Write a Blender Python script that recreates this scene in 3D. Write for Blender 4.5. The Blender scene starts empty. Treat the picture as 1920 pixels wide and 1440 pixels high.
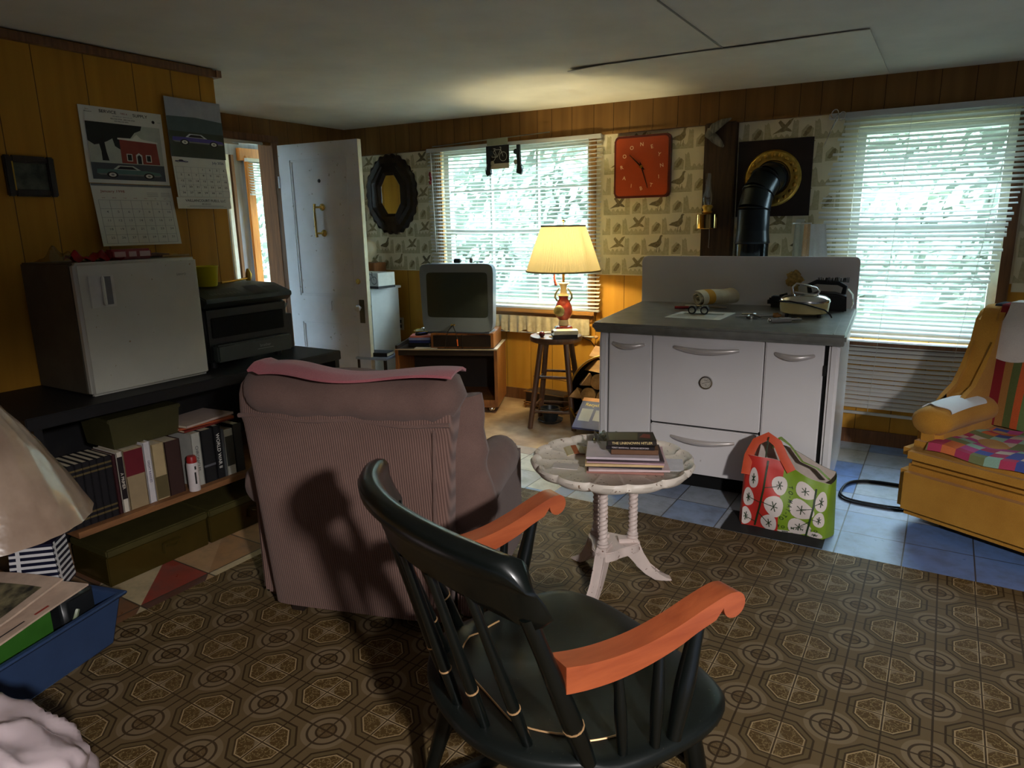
import bpy, bmesh, math, random
from mathutils import Matrix, Vector, Euler, noise
random.seed(7)
S = bpy.context.scene
COL = S.collection
PI = math.pi

# ------------------------------------------------------------------ camera
F_PX, PITCH, ROLL, YAW = 1304.1, 0.22552, -0.01913, 0.55441
def cam_axes():
    f = Vector((-math.sin(YAW)*math.cos(PITCH), math.cos(YAW)*math.cos(PITCH), -math.sin(PITCH)))
    r = Vector((math.cos(YAW), math.sin(YAW), 0)); u = r.cross(f)
    c, s = math.cos(ROLL), math.sin(ROLL)
    return c*r + s*u, -s*r + c*u, f
cd = bpy.data.cameras.new('camera'); cam = bpy.data.objects.new('camera', cd); COL.objects.link(cam)
R_, U_, F_ = cam_axes()
m = Matrix((R_, U_, -F_)).transposed().to_4x4(); m.translation = Vector((0.3961, -2.9414, 1.4275))
cam.matrix_world = m
cd.sensor_width = 36; cd.lens = F_PX/1920*36; cd.clip_start = .05; cd.clip_end = 300
S.camera = cam

# ------------------------------------------------------------------ world, lights, exposure
S.view_settings.view_transform = 'Standard'; S.view_settings.look = 'None'
S.view_settings.exposure = 1.42; S.view_settings.gamma = 1.0
SKY_STRENGTH = 10.0
w = bpy.data.worlds.new('sky'); S.world = w; w.use_nodes = True
bg = w.node_tree.nodes['Background']; bg.inputs['Color'].default_value = (0.62, 0.86, 1.0, 1); bg.inputs['Strength'].default_value = SKY_STRENGTH

def light(name, kind, loc, power, color, size=.1, rot=None, portal=False, sx=None, sy=None):
    d = bpy.data.lights.new(name, kind); d.energy = power; d.color = color
    if kind == 'AREA':
        d.shape = 'RECTANGLE'; d.size = sx; d.size_y = sy; d.cycles.is_portal = portal
    else: d.shadow_soft_size = size
    o = bpy.data.objects.new(name, d); COL.objects.link(o); o.location = loc
    if rot: o.rotation_euler = rot
    return o
# lamp standing in the room behind and to the right of the viewer
sp = light('room_lamp_light', 'SPOT', (1.68, -3.38, 1.90), 122, (1.0, .955, .93), .07)   # shaded lamp, throws its light downwards
sp.data.spot_size = math.radians(162); sp.data.spot_blend = .22
light('bulb_in_lampshade', 'POINT', (-1.868, 1.425, 1.235), 50, (1.0, .84, .48), .035)
light('window_portal', 'AREA', (-2.6, 1.99, 1.4), 1, (1, 1, 1), rot=(-PI/2, 0, 0), portal=True, sx=1.4, sy=1.3)
light('window_portal_2', 'AREA', (.25, 1.99, 1.35), 1, (1, 1, 1), rot=(-PI/2, 0, 0), portal=True, sx=.85, sy=1.4)

# ------------------------------------------------------------------ mesh builder
def srgb(r, g, b):
    f = lambda c: (c/255/12.92) if c/255 <= .04045 else ((c/255+.055)/1.055)**2.4
    return (f(r), f(g), f(b), 1)

class B:
    def __init__(s): s.bm = bmesh.new(); s.mats = []
    def mi(s, mat):
        if mat is None: return 0
        if mat not in s.mats: s.mats.append(mat)
        return s.mats.index(mat)
    def add(s, verts, faces, mat=None, M=None):
        vs = [s.bm.verts.new(M @ Vector(v) if M else Vector(v)) for v in verts]; i = s.mi(mat); out = []
        for f in faces:
            try: fc = s.bm.faces.new([vs[k] for k in f]); fc.material_index = i; out.append(fc)
            except ValueError: pass
        return vs
    def box(s, c, d, bev=0, mat=None, M=None, rot=None, seg=2):
        t = bmesh.new(); bmesh.ops.create_cube(t, size=1)
        for v in t.verts: v.co = Vector((v.co.x*d[0], v.co.y*d[1], v.co.z*d[2]))
        if bev: bmesh.ops.bevel(t, geom=list(t.edges), offset=bev, segments=seg, affect='EDGES', clamp_overlap=True)
        X = Matrix.Translation(c) @ (Euler(rot).to_matrix().to_4x4() if rot else Matrix())
        if M: X = M @ X
        s.merge(t, X, mat)
    def merge(s, t, X, mat):
        t.verts.index_update()
        s.add([v.co.copy() for v in t.verts], [[v.index for v in f.verts] for f in t.faces], mat, X); t.free()
    def cyl(s, p0, p1, r0, r1=None, seg=14, mat=None, M=None, caps=True):
        s.tube([p0, p1], [r0, r0 if r1 is None else r1], seg, mat, M, caps)
    def tube(s, pts, r, seg=8, mat=None, M=None, caps=True, closed=False, sq=None):
        pts = [Vector(p) for p in pts]; n = len(pts)
        rs = list(r) if isinstance(r, (list, tuple)) else [r]*n
        V = []; up = None
        for i, p in enumerate(pts):
            a = pts[(i-1) % n] if (i or closed) else p; b = pts[(i+1) % n] if (i < n-1 or closed) else p
            t = (b-a).normalized() if (b-a).length > 1e-9 else Vector((0, 0, 1))
            if up is None: up = Vector((0, 0, 1)) if abs(t.z) < .9 else Vector((1, 0, 0))
            x = up.cross(t)
            if x.length < 1e-6: x = Vector((1, 0, 0)).cross(t)
            x.normalize(); y = t.cross(x); up = y
            ax, ay = (sq if sq else (1, 1))
            for k in range(seg):
                an = 2*PI*(k+.5)/seg
                V.append(p + x*(math.cos(an)*rs[i]*ax) + y*(math.sin(an)*rs[i]*ay))
        Fs = []
        for i in range(n if closed else n-1):
            for k in range(seg):
                j = (i+1) % n
                Fs.append((i*seg+k, i*seg+(k+1) % seg, j*seg+(k+1) % seg, j*seg+k))
        if caps and not closed:
            Fs.append(tuple(range(seg-1, -1, -1))); Fs.append(tuple((n-1)*seg+k for k in range(seg)))
        s.add(V, Fs, mat, M)
    def lathe(s, prof, loc=(0, 0, 0), seg=24, mat=None, M=None, caps=True, fn=None):
        V = []; n = len(prof)
        for (r, z) in prof:
            for k in range(seg):
                a = 2*PI*k/seg; q = r*(fn(a, z) if fn else 1)
                V.append((loc[0]+q*math.cos(a), loc[1]+q*math.sin(a), loc[2]+z))
        Fs = [(i*seg+k, i*seg+(k+1) % seg, (i+1)*seg+(k+1) % seg, (i+1)*seg+k) for i in range(n-1) for k in range(seg)]
        if caps:
            if prof[0][0] > 1e-4: Fs.append(tuple(range(seg-1, -1, -1)))
            if prof[-1][0] > 1e-4: Fs.append(tuple((n-1)*seg+k for k in range(seg)))
        s.add(V, Fs, mat, M)
    def grid(s, nu, nv, fn, mat=None, M=None, wrapu=False, thick=0, nrm=None):
        V = [fn(i/(nu if wrapu else nu-1), j/(nv-1)) for j in range(nv) for i in range(nu)]
        Fs = []
        for j in range(nv-1):
            for i in range(nu if wrapu else nu-1):
                a = i; b = (i+1) % nu
                Fs.append((j*nu+a, j*nu+b, (j+1)*nu+b, (j+1)*nu+a))
        if not thick: s.add(V, Fs, mat, M); return
        t = bmesh.new(); vs = [t.verts.new(v) for v in V]
        for f in Fs: t.faces.new([vs[k] for k in f])
        t.normal_update(); bmesh.ops.solidify(t, geom=list(t.faces), thickness=thick)
        s.merge(t, M or Matrix(), mat)
    def prism(s, poly, z0, z1, mat=None, M=None, bev=0):
        n = len(poly); t = bmesh.new()
        lo = [t.verts.new((x, y, z0)) for x, y in poly]; hi = [t.verts.new((x, y, z1)) for x, y in poly]
        t.faces.new(lo[::-1]); t.faces.new(hi)
        for k in range(n): t.faces.new((lo[k], lo[(k+1) % n], hi[(k+1) % n], hi[k]))
        if bev:
            ed = [e for e in t.edges if abs(e.verts[0].co.z-e.verts[1].co.z) < 1e-9]
            bmesh.ops.bevel(t, geom=ed, offset=bev, segments=2, affect='EDGES', clamp_overlap=True)
        s.merge(t, M or Matrix(), mat)
    def ball(s, c, r, seg=16, rings=10, mat=None, M=None, fn=None):
        rx, ry, rz = r if isinstance(r, (tuple, list)) else (r, r, r)
        V = []
        for j in range(rings+1):
            p = PI*j/rings
            for k in range(seg):
                a = 2*PI*k/seg; d = Vector((math.sin(p)*math.cos(a), math.sin(p)*math.sin(a), math.cos(p)))
                q = fn(d) if fn else 1
                V.append((c[0]+d.x*rx*q, c[1]+d.y*ry*q, c[2]+d.z*rz*q))
        Fs = [(j*seg+k, (j+1)*seg+k, (j+1)*seg+(k+1) % seg, j*seg+(k+1) % seg) for j in range(rings) for k in range(seg)]
        s.add(V, Fs, mat, M)
    def poly(s, pts, mat, fn):
        s.add([fn(x, y) for x, y in pts], [tuple(range(len(pts)))], mat)
    def stroke(s, pts, wd, mat, fn):
        for (x0, y0), (x1, y1) in zip(pts, pts[1:]):
            L = math.hypot(x1-x0, y1-y0) or 1e-9; nx, ny = -(y1-y0)/L*wd/2, (x1-x0)/L*wd/2
            s.add([fn(x0+nx, y0+ny), fn(x0-nx, y0-ny), fn(x1-nx, y1-ny), fn(x1+nx, y1+ny)], [(0, 1, 2, 3)], mat)
    def text(s, body, size, mat, fn, x=0, y=0, align='CENTER', rot=0, sx=1.0):
        me = text_mesh(body, size, align); c, q = math.cos(rot), math.sin(rot)
        s.add([fn(x + (v.co.x*sx*c - v.co.y*q), y + (v.co.x*sx*q + v.co.y*c)) for v in me.vertices], [tuple(p.vertices) for p in me.polygons], mat)
    def build(s, name, mat=None, parent=None, loc=None, rot=None, smooth=40, mods=None, fix=True):
        bm = s.bm
        bmesh.ops.remove_doubles(bm, verts=list(bm.verts), dist=1e-6)
        if fix: bmesh.ops.recalc_face_normals(bm, faces=list(bm.faces))
        me = bpy.data.meshes.new(name); bm.to_mesh(me); bm.free()
        mats = list(s.mats)
        if mat is not None:
            if not mats: mats = [mat]
        for q in mats: me.materials.append(q)
        if smooth:
            me.polygons.foreach_set('use_smooth', [True]*len(me.polygons))
            if smooth < 180: me.set_sharp_from_angle(angle=math.radians(smooth))
        o = bpy.data.objects.new(name, me); COL.objects.link(o)
        if parent is not None: o.parent = parent
        if loc is not None: o.location = loc
        if rot is not None: o.rotation_euler = rot
        return o

_tm = {}
def text_mesh(body, size, align):
    k = (body, size, align)
    if k in _tm: return _tm[k]
    c = bpy.data.curves.new('t', 'FONT'); c.body = body; c.size = size; c.align_x = align; c.align_y = 'CENTER'; c.resolution_u = 3; c.offset = .012*size
    o = bpy.data.objects.new('t', c); COL.objects.link(o); bpy.context.view_layer.update()
    me = bpy.data.meshes.new_from_object(o.evaluated_get(bpy.context.evaluated_depsgraph_get()))
    bpy.data.objects.remove(o); _tm[k] = me
    return me

def tag(o, label=None, cat=None, group=None, kind=None):
    if label: o['label'] = label
    if cat: o['category'] = cat
    if group: o['group'] = group
    if kind: o['kind'] = kind
    return o
def thing(name, label, cat, loc=(0, 0, 0), rotz=0, group=None, rot=None):
    o = bpy.data.objects.new(name, None); COL.objects.link(o); o.empty_display_size = .05
    o.location = loc; o.rotation_euler = rot if rot else (0, 0, rotz)
    return tag(o, label, cat, group)
def struct(o): o['kind'] = 'structure'; return o
def copy_thing(o, loc=None, rotz=None, label=None):
    c = o.copy(); COL.objects.link(c)
    for ch in list(o.children):
        d = ch.copy(); COL.objects.link(d); d.parent = c
        for g in list(ch.children):
            e = g.copy(); COL.objects.link(e); e.parent = d
    if loc is not None: c.location = loc
    if rotz is not None: c.rotation_euler.z = rotz
    if label: c['label'] = label
    return c

# ------------------------------------------------------------------ materials
class NT:
    def __init__(s, mat): s.t = mat.node_tree; s.n = s.t.nodes; s.l = s.t.links
    def new(s, typ, **kw):
        n = s.n.new(typ)
        for k, v in kw.items(): setattr(n, k, v)
        return n
    def put(s, sock, v):
        if isinstance(v, (int, float)): sock.default_value = v
        elif isinstance(v, tuple): sock.default_value = v
        else: s.l.new(v, sock)
    def m(s, op, a, b=0, c=None, clamp=False):
        n = s.new('ShaderNodeMath', operation=op, use_clamp=clamp)
        s.put(n.inputs[0], a); s.put(n.inputs[1], b)
        if c is not None: s.put(n.inputs[2], c)
        return n.outputs[0]
    def mix(s, f, a, b, mode='MIX'):
        n = s.new('ShaderNodeMix', data_type='RGBA', blend_type=mode)
        s.put(n.inputs[0], f); s.put(n.inputs[6], a); s.put(n.inputs[7], b)
        return n.outputs[2]
    def coord(s, kind='Object', scale=(1, 1, 1), rot=(0, 0, 0)):
        c = s.new('ShaderNodeTexCoord'); mp = s.new('ShaderNodeMapping'); mp.inputs['Scale'].default_value = scale; mp.inputs['Rotation'].default_value = rot
        s.l.new(c.outputs[kind], mp.inputs[0]); return mp.outputs[0]
    def noise(s, vec, scale, detail=4, rough=.55):
        n = s.new('ShaderNodeTexNoise'); s.l.new(vec, n.inputs['Vector']); n.inputs['Scale'].default_value = scale
        n.inputs['Detail'].default_value = detail; n.inputs['Roughness'].default_value = rough; return n.outputs[0]
    def ramp(s, f, stops, mode='LINEAR'):
        n = s.new('ShaderNodeValToRGB'); s.put(n.inputs[0], f); cr = n.color_ramp; cr.interpolation = mode
        while len(cr.elements) < len(stops): cr.elements.new(.5)
        for e, (p, c) in zip(cr.elements, stops): e.position = p; e.color = c if isinstance(c, tuple) else (c, c, c, 1)
        return n.outputs[0]
    def sep(s, v):
        n = s.new('ShaderNodeSeparateXYZ'); s.l.new(v, n.inputs[0]); return n.outputs
    def pulse(s, x, c, wd):   # 1 at c, falling to 0 at distance wd (soft edge)
        d = s.m('ABSOLUTE', s.m('SUBTRACT', x, c))
        return s.m('MULTIPLY', s.m('SUBTRACT', wd, d), 2.5/wd, clamp=True)
    def step(s, x, a, soft):  # 0 below a, 1 above
        return s.m('MULTIPLY', s.m('SUBTRACT', x, a), 1/soft, clamp=True)
    def bump(s, h, strength, dist, bsdf):
        b = s.new('ShaderNodeBump'); b.inputs['Strength'].default_value = strength; b.inputs['Distance'].default_value = dist
        s.l.new(h, b.inputs['Height']); s.l.new(b.outputs[0], bsdf.inputs['Normal'])

def dark(c, k): return (c[0]*k, c[1]*k, c[2]*k, 1)
def mat(name, c, rough=.6, metal=0, var=.12, scale=12, stretch=(1, 1, 1), bump=0, bscale=60, bdist=.002, spec=.5, trans=0, emit=0, sheen=0, coat=0, speck=None, c2=None, ior=1.45):
    m = bpy.data.materials.new(name); m.use_nodes = True; t = NT(m); b = t.n['Principled BSDF']
    c = srgb(*c) if max(c[:3]) > 1.01 else c
    v = t.coord('Object', stretch)
    f = t.noise(v, scale)
    lo = srgb(*c2) if c2 else dark(c, 1-var*1.6); hi = c if c2 else (min(1, c[0]*(1+var)), min(1, c[1]*(1+var)), min(1, c[2]*(1+var)), 1)
    col = t.ramp(f, [(.32, lo), (.68, hi)])
    if speck:
        n2 = t.noise(t.coord('Object'), speck[1], 2); col = t.mix(t.step(n2, speck[2], .03), col, srgb(*speck[0]))
    t.l.new(col, b.inputs['Base Color'])
    b.inputs['Roughness'].default_value = rough; b.inputs['Metallic'].default_value = metal
    b.inputs['Specular IOR Level'].default_value = spec; b.inputs['Transmission Weight'].default_value = trans; b.inputs['IOR'].default_value = ior
    if coat: b.inputs['Coat Weight'].default_value = coat; b.inputs['Coat Roughness'].default_value = .08
    if sheen: b.inputs['Sheen Weight'].default_value = sheen
    if bump: t.bump(t.noise(t.coord('Object'), bscale, 3), bump, bdist, b)
    return m

def mat_wood(name, c, c2, rough=.45, axis=0, scale=3, ring=18, coat=0, bump=.1):
    m = bpy.data.materials.new(name); m.use_nodes = True; t = NT(m); b = t.n['Principled BSDF']
    st = [ring, ring, ring]; st[axis] = 1.2
    v = t.coord('Object', tuple(st)); n = t.noise(v, scale, 6, .65)
    col = t.ramp(n, [(.3, srgb(*c2)), (.62, srgb(*c))]); t.l.new(col, b.inputs['Base Color'])
    b.inputs['Roughness'].default_value = rough
    if coat: b.inputs['Coat Weight'].default_value = coat; b.inputs['Coat Roughness'].default_value = .12
    t.bump(n, bump, .001, b); return m

def mat_panel(name, c, c2, axis, period=.81):   # grooved sheet panelling, grooves along the third axis
    m = bpy.data.materials.new(name); m.use_nodes = True; t = NT(m); b = t.n['Principled BSDF']
    st = [14, 14, .9]; v = t.coord('Object', tuple(st)); n = t.noise(v, 1.1, 5, .5)
    col = t.ramp(n, [(.25, srgb(*c2)), (.75, srgb(*c))])
    x = t.sep(t.coord('Object'))[axis]
    g = None
    for off in (0, .23*period/.81, .45*period/.81, .61*period/.81):
        fr = t.m('FRACT', t.m('DIVIDE', t.m('ADD', x, off+20*period), period))
        d = t.m('MULTIPLY', t.m('SUBTRACT', .5, t.m('ABSOLUTE', t.m('SUBTRACT', fr, .5))), period)
        p = t.m('SUBTRACT', 1, t.m('MULTIPLY', d, 1/.0032), clamp=True)
        g = p if g is None else t.m('MAXIMUM', g, p)
    col = t.mix(g, col, srgb(48, 28, 12)); t.l.new(col, b.inputs['Base Color']); b.inputs['Roughness'].default_value = .6; b.inputs['Specular IOR Level'].default_value = .2
    t.bump(t.m('SUBTRACT', 1, g), .5, .003, b); return m

def mat_cloth(name, c, c2, scale=900, rough=.95, stripe=None, bump=.4, bdist=.002, sheen=.3):
    m = bpy.data.materials.new(name); m.use_nodes = True; t = NT(m); b = t.n['Principled BSDF']
    v = t.coord('Object'); n = t.noise(v, scale, 2); big = t.noise(v, 6, 4)
    f = t.m('ADD', t.m('MULTIPLY', n, .5), t.m('MULTIPLY', big, .5))
    if stripe:
        ax, per, amt = stripe
        x = t.sep(v)[ax]; wv = t.m('SINE', t.m('MULTIPLY', x, 2*PI/per)); wv = t.m('ADD', t.m('MULTIPLY', wv, .5), .5)
        f = t.m('ADD', t.m('MULTIPLY', f, 1-amt), t.m('MULTIPLY', wv, amt)); h = t.m('ADD', wv, t.m('MULTIPLY', n, .6))
    else: h = n
    t.l.new(t.ramp(f, [(.3, srgb(*c2)), (.7, srgb(*c))]), b.inputs['Base Color'])
    b.inputs['Roughness'].default_value = rough; b.inputs['Specular IOR Level'].default_value = .15; b.inputs['Sheen Weight'].default_value = sheen
    t.bump(h, bump, bdist, b); return m

def mat_glass(name, tint=(1, 1, 1, 1), refl=.07):
    m = bpy.data.materials.new(name); m.use_nodes = True; t = NT(m); t.n.remove(t.n['Principled BSDF'])
    a = t.new('ShaderNodeBsdfTransparent'); a.inputs[0].default_value = tint; g = t.new('ShaderNodeBsdfGlossy'); g.inputs['Roughness'].default_value = .03
    mx = t.new('ShaderNodeMixShader'); mx.inputs[0].default_value = refl; t.l.new(a.outputs[0], mx.inputs[1]); t.l.new(g.outputs[0], mx.inputs[2])
    t.l.new(mx.outputs[0], t.n['Material Output'].inputs[0]); return m

def mat_translucent(name, c, tr=.5, rough=.8, stripe=None, bump=0, c2=None):
    m = bpy.data.materials.new(name); m.use_nodes = True; t = NT(m); b = t.n['Principled BSDF']; out = t.n['Material Output']
    v = t.coord('Object'); n = t.noise(v, 30, 3)
    col = t.ramp(n, [(.3, srgb(*(c2 or c))), (.7, srgb(*c))])
    t.l.new(col, b.inputs['Base Color']); b.inputs['Roughness'].default_value = rough
    tl = t.new('ShaderNodeBsdfTranslucent'); t.l.new(col, tl.inputs[0])
    mx = t.new('ShaderNodeMixShader'); mx.inputs[0].default_value = tr
    t.l.new(b.outputs[0], mx.inputs[1]); t.l.new(tl.outputs[0], mx.inputs[2]); t.l.new(mx.outputs[0], out.inputs[0])
    if bump: t.bump(n, bump, .002, b)
    return m
def flat(name, c, rough=.7, metal=0, spec=.4): return mat(name, c, rough, metal, var=.05, scale=25, spec=spec)
# ------------------------------------------------------------------ structure
YB, XL, XP, YP = 1.925, -4.35, -3.05, -.36      # back wall, door wall, partition face, partition end
def ceil_z(x): return 2.234 - .0105*x

def floor_tile_mat(name, cols, size, ox, oy, tri=False):
    m = bpy.data.materials.new(name); m.use_nodes = True; t = NT(m); b = t.n['Principled BSDF']
    o = t.sep(t.coord('Object')); fx = t.m('DIVIDE', t.m('ADD', o[0], ox+20*size), size); fy = t.m('DIVIDE', t.m('ADD', o[1], oy+20*size), size)
    ix, iy = t.m('FLOOR', fx), t.m('FLOOR', fy); px, py = t.m('FRACT', fx), t.m('FRACT', fy)
    if tri: ix = t.m('ADD', ix, t.m('MULTIPLY', t.m('GREATER_THAN', t.m('ADD', px, py), 1.0), 37.0))
    wn = t.new('ShaderNodeTexWhiteNoise', noise_dimensions='2D'); cx = t.new('ShaderNodeCombineXYZ'); t.put(cx.inputs[0], ix); t.put(cx.inputs[1], iy); t.l.new(cx.outputs[0], wn.inputs['Vector'])
    col = t.ramp(wn.outputs[0], [((k)/len(cols), srgb(*c)) for k, c in enumerate(cols)], 'CONSTANT')
    v = t.coord('Object'); n = t.noise(v, 9, 6, .7)
    col = t.mix(t.m('MULTIPLY', t.step(n, .46, .25), .45), col, srgb(92, 96, 92))
    ed = t.m('MINIMUM', t.m('MINIMUM', px, t.m('SUBTRACT', 1, px)), t.m('MINIMUM', py, t.m('SUBTRACT', 1, py)))
    g = t.m('SUBTRACT', 1, t.step(ed, .004, .012)); col = t.mix(g, col, srgb(60, 56, 50))
    dirt = t.step(t.noise(v, 2.3, 5, .7), .52, .2); col = t.mix(t.m('MULTIPLY', dirt, .35), col, srgb(80, 70, 56))
    t.l.new(col, b.inputs['Base Color']); t.l.new(t.ramp(n, [(.3, .25), (.7, .5)]), b.inputs['Roughness'])
    t.bump(t.m('SUBTRACT', n, g), .12, .002, b); return m

m_tile = floor_tile_mat('marbled floor tile', [(140, 162, 196), (160, 174, 200), (104, 136, 194), (152, 166, 192), (168, 178, 192)], .262, -.106, -.168)
m_tile_mix = floor_tile_mat('mixed old floor tile', [(158, 178, 208), (196, 160, 178), (218, 214, 204), (205, 205, 198), (168, 150, 140), (186, 188, 196)], .262, -.106, -.168)
m_tile_tri = floor_tile_mat('red and cream patchwork tile', [(150, 62, 50), (196, 176, 140), (120, 84, 60), (176, 140, 104), (96, 60, 50), (160, 120, 84)], .30, .05, .12, tri=True)
m_hard = mat('worn brown hardboard', (190, 162, 126), .55, var=.18, scale=5, bump=.15, bscale=40, c2=(140, 108, 78))
m_ceil = mat('aged ceiling board', (212, 208, 192), .85, var=.05, scale=3, bump=.05, bscale=30)
m_pan_d = mat_panel('orange wood panelling', (188, 136, 44), (160, 112, 34), 1)
m_pan_b = mat_panel('honey wood panelling', (204, 152, 58), (186, 132, 46), 0)
m_band = mat_panel('plank board above window', (138, 102, 56), (112, 78, 40), 0, .62)
m_band_y = mat_panel('plank board above door', (124, 90, 48), (98, 66, 34), 1, .62)
m_trimw = mat_wood('brown stained trim', (120, 78, 44), (82, 50, 28), .5, 2)
m_dim = mat('dim grey-brown wall', (58, 56, 52), .8, var=.08); m_dark = flat('dark void', (30, 28, 26), .9)

def quadmesh(name, verts, faces, mats, idx=None):
    me = bpy.data.meshes.new(name); me.from_pydata(verts, [], faces)
    for q in mats: me.materials.append(q)
    for k, p in enumerate(me.polygons): p.material_index = idx[k] if idx else 0
    o = bpy.data.objects.new(name, me); COL.objects.link(o); return struct(o)

# floor: one mesh, coplanar regions of different coverings
xs = [-5.6, -2.10, -1.30, 3.7]; ys = [-5.6, .20, .82, YB+.02]
V = [(x, y, 0) for y in ys for x in xs]; Fq = []; idx = []
for j in range(3):
    for i in range(3):
        Fq.append((j*4+i, j*4+i+1, (j+1)*4+i+1, (j+1)*4+i))
        if j == 2 and i < 2: idx.append(3)
        elif i == 0: idx.append(2)
        elif i == 1: idx.append(1 if j else 0)
        else: idx.append(0)
quadmesh('floor', V, Fq, [m_tile, m_tile_mix, m_tile_tri, m_hard], idx)

b = B()   # ceiling, gently sloping, as a slab
x0, x1 = -5.8, 3.8
b.add([(x0, -5.7, ceil_z(x0)), (x1, -5.7, ceil_z(x1)), (x1, 2.1, ceil_z(x1)), (x0, 2.1, ceil_z(x0)), (x0, -5.7, 2.45), (x1, -5.7, 2.45), (x1, 2.1, 2.45), (x0, 2.1, 2.45)],
      [(0, 1, 2, 3), (7, 6, 5, 4), (0, 4, 5, 1), (1, 5, 6, 2), (2, 6, 7, 3), (3, 7, 4, 0)])
struct(b.build('ceiling', m_ceil, smooth=0))
# added ceiling board hanging a little, with a curled corner
b = B(); b.grid(14, 10, lambda u, v: Vector((-1.46+1.475*u, .69+1.14*v, ceil_z(-1.46+1.475*u)-.0045-.010*max(0, 1-u*7-v*2.5)-.002*abs(math.sin(u*7))*(1-v))), thick=.004)
struct(b.build('ceiling_panel', mat('pale ceiling patch board', (214, 210, 192), .8, var=.04, scale=4)))
b = B(); b.box((-.625, .25, ceil_z(-.6)-.002), (.006, .9, .006), mat=flat('seam strip', (150, 146, 132))); struct(b.build('ceiling_trim'))

def wall_holes(axis, pos, thick, a0, a1, z0, z1, holes, name, mats, zsplit=None):
    """wall slab normal to axis ('x' or 'y'); holes = [(a0,a1,z0,z1)]; zsplit -> second material above"""
    as_ = sorted({a0, a1, *[h[0] for h in holes], *[h[1] for h in holes]}); zs = sorted({z0, z1, *[h[2] for h in holes], *[h[3] for h in holes], *([zsplit] if zsplit else [])})
    b = B()
    for i in range(len(as_)-1):
        for j in range(len(zs)-1):
            ca, cz = (as_[i]+as_[i+1])/2, (zs[j]+zs[j+1])/2
            if any(h[0] < ca < h[1] and h[2] < cz < h[3] for h in holes): continue
            d = (as_[i+1]-as_[i], zs[j+1]-zs[j]); mt = mats[1] if zsplit and cz > zsplit else mats[0]
            if axis == 'y': b.box((ca, pos+thick/2, cz), (d[0], abs(thick), d[1]), mat=mt)
            else: b.box((pos+thick/2, ca, cz), (abs(thick), d[0], d[1]), mat=mt)
    return struct(b.build(name, smooth=0))

W1 = (-3.27, -1.90, .77, 2.035); W2 = (-.13, .665, .68, 1.96)
m_paperbase = mat('cream wallpaper', (228, 218, 186), .8, var=.05, scale=6)
wall_holes('y', YB, .14, XL-.1, 3.7, 0, 2.42, [W1, W2], 'wall_back', [m_pan_b, m_paperbase], 1.045)
wall_holes('x', XL, -.12, -.35, YB+.14, 0, 2.45, [(-.1, 1.07, 0, 2.105)], 'wall_left', [m_pan_d])
b = B(); b.box(((XP+XL)/2, (YP-5.6)/2, 1.22), (XP-XL, YP+5.6, 2.44)); struct(b.build('wall_partition', m_pan_d, smooth=0))
b = B(); b.box((3.66, -1.8, 1.22), (.12, 7.6, 2.44)); struct(b.build('wall_right', m_dim, smooth=0))
b = B(); b.box((.2, -5.6, 1.22), (7, .1, 2.44)); struct(b.build('wall_front', m_dim, smooth=0))
b = B(); b.box((-.4, YB-.018, 2.165), (7.9, .036, .23)); b.box((-.4, YB-.022, 2.052), (7.9, .05, .016)); struct(b.build('trim_1', m_band, smooth=0))
b = B(); b.box((XL+.018, .8, 2.185), (.036, 2.3, .21)); struct(b.build('trim_2', m_band_y, smooth=0))
b = B(); b.box((XP+.014, -2.9, 2.238), (.03, 5.1, .035)); b.box((XP-.6, YP+.012, 2.24), (1.27, .03, .035)); struct(b.build('trim_3', m_trimw, smooth=0))
b = B(); b.box((.6, YB-.008, .045), (5.8, .016, .09)); b.box((-3.3, YB-.008, .045), (2.0, .016, .09)); struct(b.build('baseboard_back', m_trimw, smooth=0))

# wallpaper with gamebird scenes (pattern laid in the paper's own mesh)
m_wp1 = mat('wallpaper olive wash', (200, 190, 152), .8, var=.1, scale=60, c2=(182, 172, 130)); m_wp2 = mat('wallpaper brown bird ink', (152, 138, 98), .8, var=.2, scale=80); m_wp3 = mat('wallpaper dark bird ink', (128, 116, 86), .8, var=.25, scale=80)
pheasant = [(0, 20), (14, 30), (26, 33), (40, 38), (50, 50), (54, 62), (60, 66), (68, 62), (62, 58), (60, 46), (62, 34), (56, 22), (46, 14), (36, 12), (22, 16)]
flying = [(0, 8), (22, 22), (34, 30), (20, 50), (28, 58), (46, 40), (60, 56), (76, 62), (66, 44), (54, 30), (66, 22), (72, 14), (64, 14), (50, 18), (40, 14), (28, 14)]
quail = [(0, 4), (10, 22), (22, 38), (34, 44), (40, 38), (36, 22), (24, 8), (12, 0)]
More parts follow.
